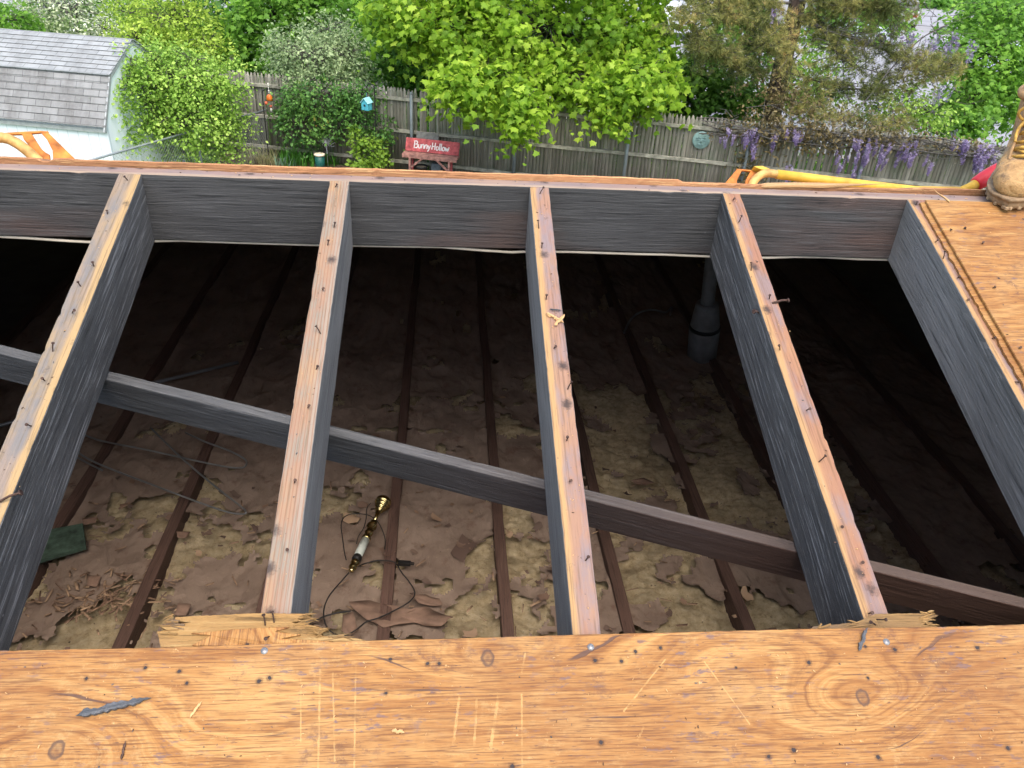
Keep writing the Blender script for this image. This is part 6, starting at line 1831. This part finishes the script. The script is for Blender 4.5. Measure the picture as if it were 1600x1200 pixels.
dim = len(spots)
rest = spots[97:]; spots = spots[:97]
for i, p in enumerate(spots):
    if i < 3: o = protos[i]
    else:
        o = protos[rnd.randrange(3)].copy(); COL.objects.link(o)
    o.location = p-wo_; o.rotation_euler = (rnd.uniform(-.15, .15), rnd.uniform(-.15, .15), rnd.uniform(0, 6.28)); s = rnd.uniform(.32, .85); o.scale = (s*1.15, s*1.15, s)
if rest:
    rng = np.random.default_rng(33); PP = []
    for p in rest:
        n = 34; t = rng.uniform(0, 1, n); r = .06*(1-t)+.01; a = rng.uniform(0, 2*PI, n)
        PP.append(np.array(p-wo_)+np.stack([r*np.cos(a), r*np.sin(a), -t*.34], 1))
    PP = np.concatenate(PP); V, Fq = leaf_cloud(PP, .042, T_FLOWER, rng, .3, .2)
    o = np_mesh('more_flowers', V, Fq, L_WIS, wis, np.repeat(rng.uniform(0, 1, len(PP)), len(T_FLOWER[0]))); o['kind'] = 'stuff'

# ---- strap leaves and straw grass in the bed
def blades(name, label, cat, u0, u1, v0, v1, n, L, w, mat, seed, arch=.5):
    rng = np.random.default_rng(seed); V, Fq, tn = [], [], []
    c = at_z((u0+u1)/2, v1, 0.0)
    for _ in range(n):
        p = at_z(rng.uniform(u0, u1), rng.uniform(v0, v1), 0.0); a = rng.uniform(0, 2*PI); l = L*rng.uniform(.6, 1.2); k = rng.uniform(.1, arch)
        d = np.array([math.cos(a), math.sin(a), 0]); s = np.array([-math.sin(a), math.cos(a), 0])*w*rng.uniform(.6, 1.2)
        b0 = len(V)
        for t, ww in ((0, .8), (.35, 1), (.7, .7), (1.0, .05)):
            q = np.array(p)+d*l*k*t*t+np.array([0, 0, l*(t-.35*k*t*t)])
            V += [q-s*ww-np.array(c), q+s*ww-np.array(c)]
        tn += [rng.uniform(0, 1)]*8
        Fq += [(b0, b0+1, b0+3, b0+2), (b0+2, b0+3, b0+5, b0+4), (b0+4, b0+5, b0+7, b0+6)]
    o = np_mesh(name, np.array(V), np.array(Fq), mat, None, np.array(tn)); o.location = c
    return tag(o, label, cat)
blades('iris_clump', 'clump of dark green strap leaves behind the green garden post', 'plant', 440, 530, 246, 262, 420, .42, .011, L_IRIS, 51, .8)
blades('straw_grass', 'tuft of pale straw-coloured grass beside the iron hook', 'grass tuft', 372, 432, 248, 264, 260, .40, .006, L_STRAW, 52, .9)
blades('strap_plant', 'few blue-green strap leaves in front of the dark leaf clump', 'plant', 432, 462, 258, 266, 34, .30, .014, leaf_mat('blue green leaf', [(0, (0.10, 0.20, 0.11)), (1, (0.22, 0.34, 0.22))], .3), 53, .7)

# ================================================================== PARKED CARS BEYOND THE FENCE
M['glass'] = plain('car glass', (0.03, 0.035, 0.04), 0.08, 0, 0.05, spec=0.6)
M['tyre'] = plain('tyre', (0.02, 0.02, 0.02), 0.85)
M['rim'] = plain('alloy rim', (0.45, 0.45, 0.46), 0.35, 0.8)
M['lamp'] = plain('lamp glass', (0.75, 0.75, 0.75), 0.15)
M['tail'] = plain('tail lamp', (0.35, 0.015, 0.012), 0.25)
def car(label, loc, rz, col, suv=False):
    root = empty('parked_car', loc, label, 'car', 'cars parked beyond the fence', rz)
    paint = plain('car paint', col, 0.28, 0.1, 0.03, spec=0.5)
    zt = 1.66 if suv else 1.44
    prof = [(-2.22, .34), (-2.28, .62), (-2.20, .92), (-1.55, 1.00 if not suv else 1.08), (-0.90 if not suv else -1.9, zt-.06), (.45, zt), (1.02, 1.02), (2.05, .86), (2.24, .66), (2.20, .34)]
    xs = [-.86, -.80, -.5, 0, .5, .80, .86]
    mb = MB(); R = []
    for y in xs:
        e = abs(y)/.86
        ring = []
        for (x, z) in prof:
            tum = .0 if z < 1.05 else .14*(z-1.05)/.4
            zz = z-(.06*e**4 if z > .8 else 0)
            ring.append(Vector((x*(1-.03*e**3), y*(1-tum), zz)))
        R.append(ring)
    mb.rings(R)
    mb.build('body', paint, root, True, bevel=0.03)
    # windows
    for s in (-1, 1):
        mb = MB(); y = s*.80; x0 = -1.25 if not suv else -1.95
        for a, b_ in ((x0, -.42), (-.36, .52)):
            q = [(a, 1.05), (b_, 1.05), (b_-.10 if b_ > 0 else b_, zt-.13), (a+(.45 if not suv else .12) if a < -1 else a, zt-.13)]
            V_ = [Vector((x, y*(1-(.14*(z-1.05)/.4))+s*.012, z)) for x, z in q]+[Vector((x, y*(1-(.14*(z-1.05)/.4))-s*.02, z)) for x, z in q]
            mb.add(V_, [(0, 1, 2, 3), (7, 6, 5, 4), (0, 4, 5, 1), (1, 5, 6, 2), (2, 6, 7, 3), (3, 7, 4, 0)])
        mb.build('side_window', M['glass'], root)
    for nm, (xa, za, xb, zb) in (('windscreen', (.98, 1.05, .50, zt-.05)), ('rear_window', ((-1.50, 1.05, -.98, zt-.10) if not suv else (-2.14, 1.10, -1.97, zt-.14)))):
        sg = .02 if xa > 0 else -.02
        mb = MB(); q = [(xa, -.66, za), (xa, .66, za), (xb, .58, zb), (xb, -.58, zb)]
        mb.add([Vector((x+sg, y, z+.015)) for x, y, z in q]+[Vector((x-sg, y, z-.02)) for x, y, z in q], [(0, 1, 2, 3), (7, 6, 5, 4), (0, 4, 5, 1), (1, 5, 6, 2), (2, 6, 7, 3), (3, 7, 4, 0)])
        mb.build(nm, M['glass'], root)
    for x in (-1.38, 1.38):
        for s in (-1, 1):
            w = MB(); w.lathe([(.20, -.10), (.31, -.10), (.33, -.05), (.33, .05), (.31, .10), (.20, .10)], 24, RF); wo2 = w.build('wheel', M['tyre'], root, True, Matrix.Translation((x, s*.80, .33)))
            w = MB(); w.lathe([(0, -.085), (.20, -.102), (.215, -.06), (.215, .06), (.20, .102), (0, .085)], 20, RF); w.build('rim', M['rim'], wo2, True)
    for s in (-1, 1):
        mb = MB(); mb.box((2.17, s*.60, .72), (.10, .34, .13)); mb.build('headlight', M['lamp'], root, bevel=.03)
        mb = MB(); mb.box((-2.21, s*.64, .80), (.08, .26, .18)); mb.build('tail_light', M['tail'], root, bevel=.03)
def car_at(u, v, label, rz, col, suv=False):
    p = at_z(u, v, 0.0); car(label, (p.x, p.y, 0.01), rz, col, suv)
car_at(1062, 60, 'white car parked beyond the fence, glimpsed right of the big maple', 0.25, (0.72, 0.73, 0.75), True)
car_at(1320, 68, 'silver-white car parked beyond the pine boughs', 0.1, (0.60, 0.64, 0.70))
car_at(1590, 128, 'white car parked behind the bright tree at the far right', 0.3, (0.70, 0.73, 0.78))
car_at(1400, 40, 'pale grey car parked far back near the kerb', 1.2, (0.50, 0.50, 0.52), True)
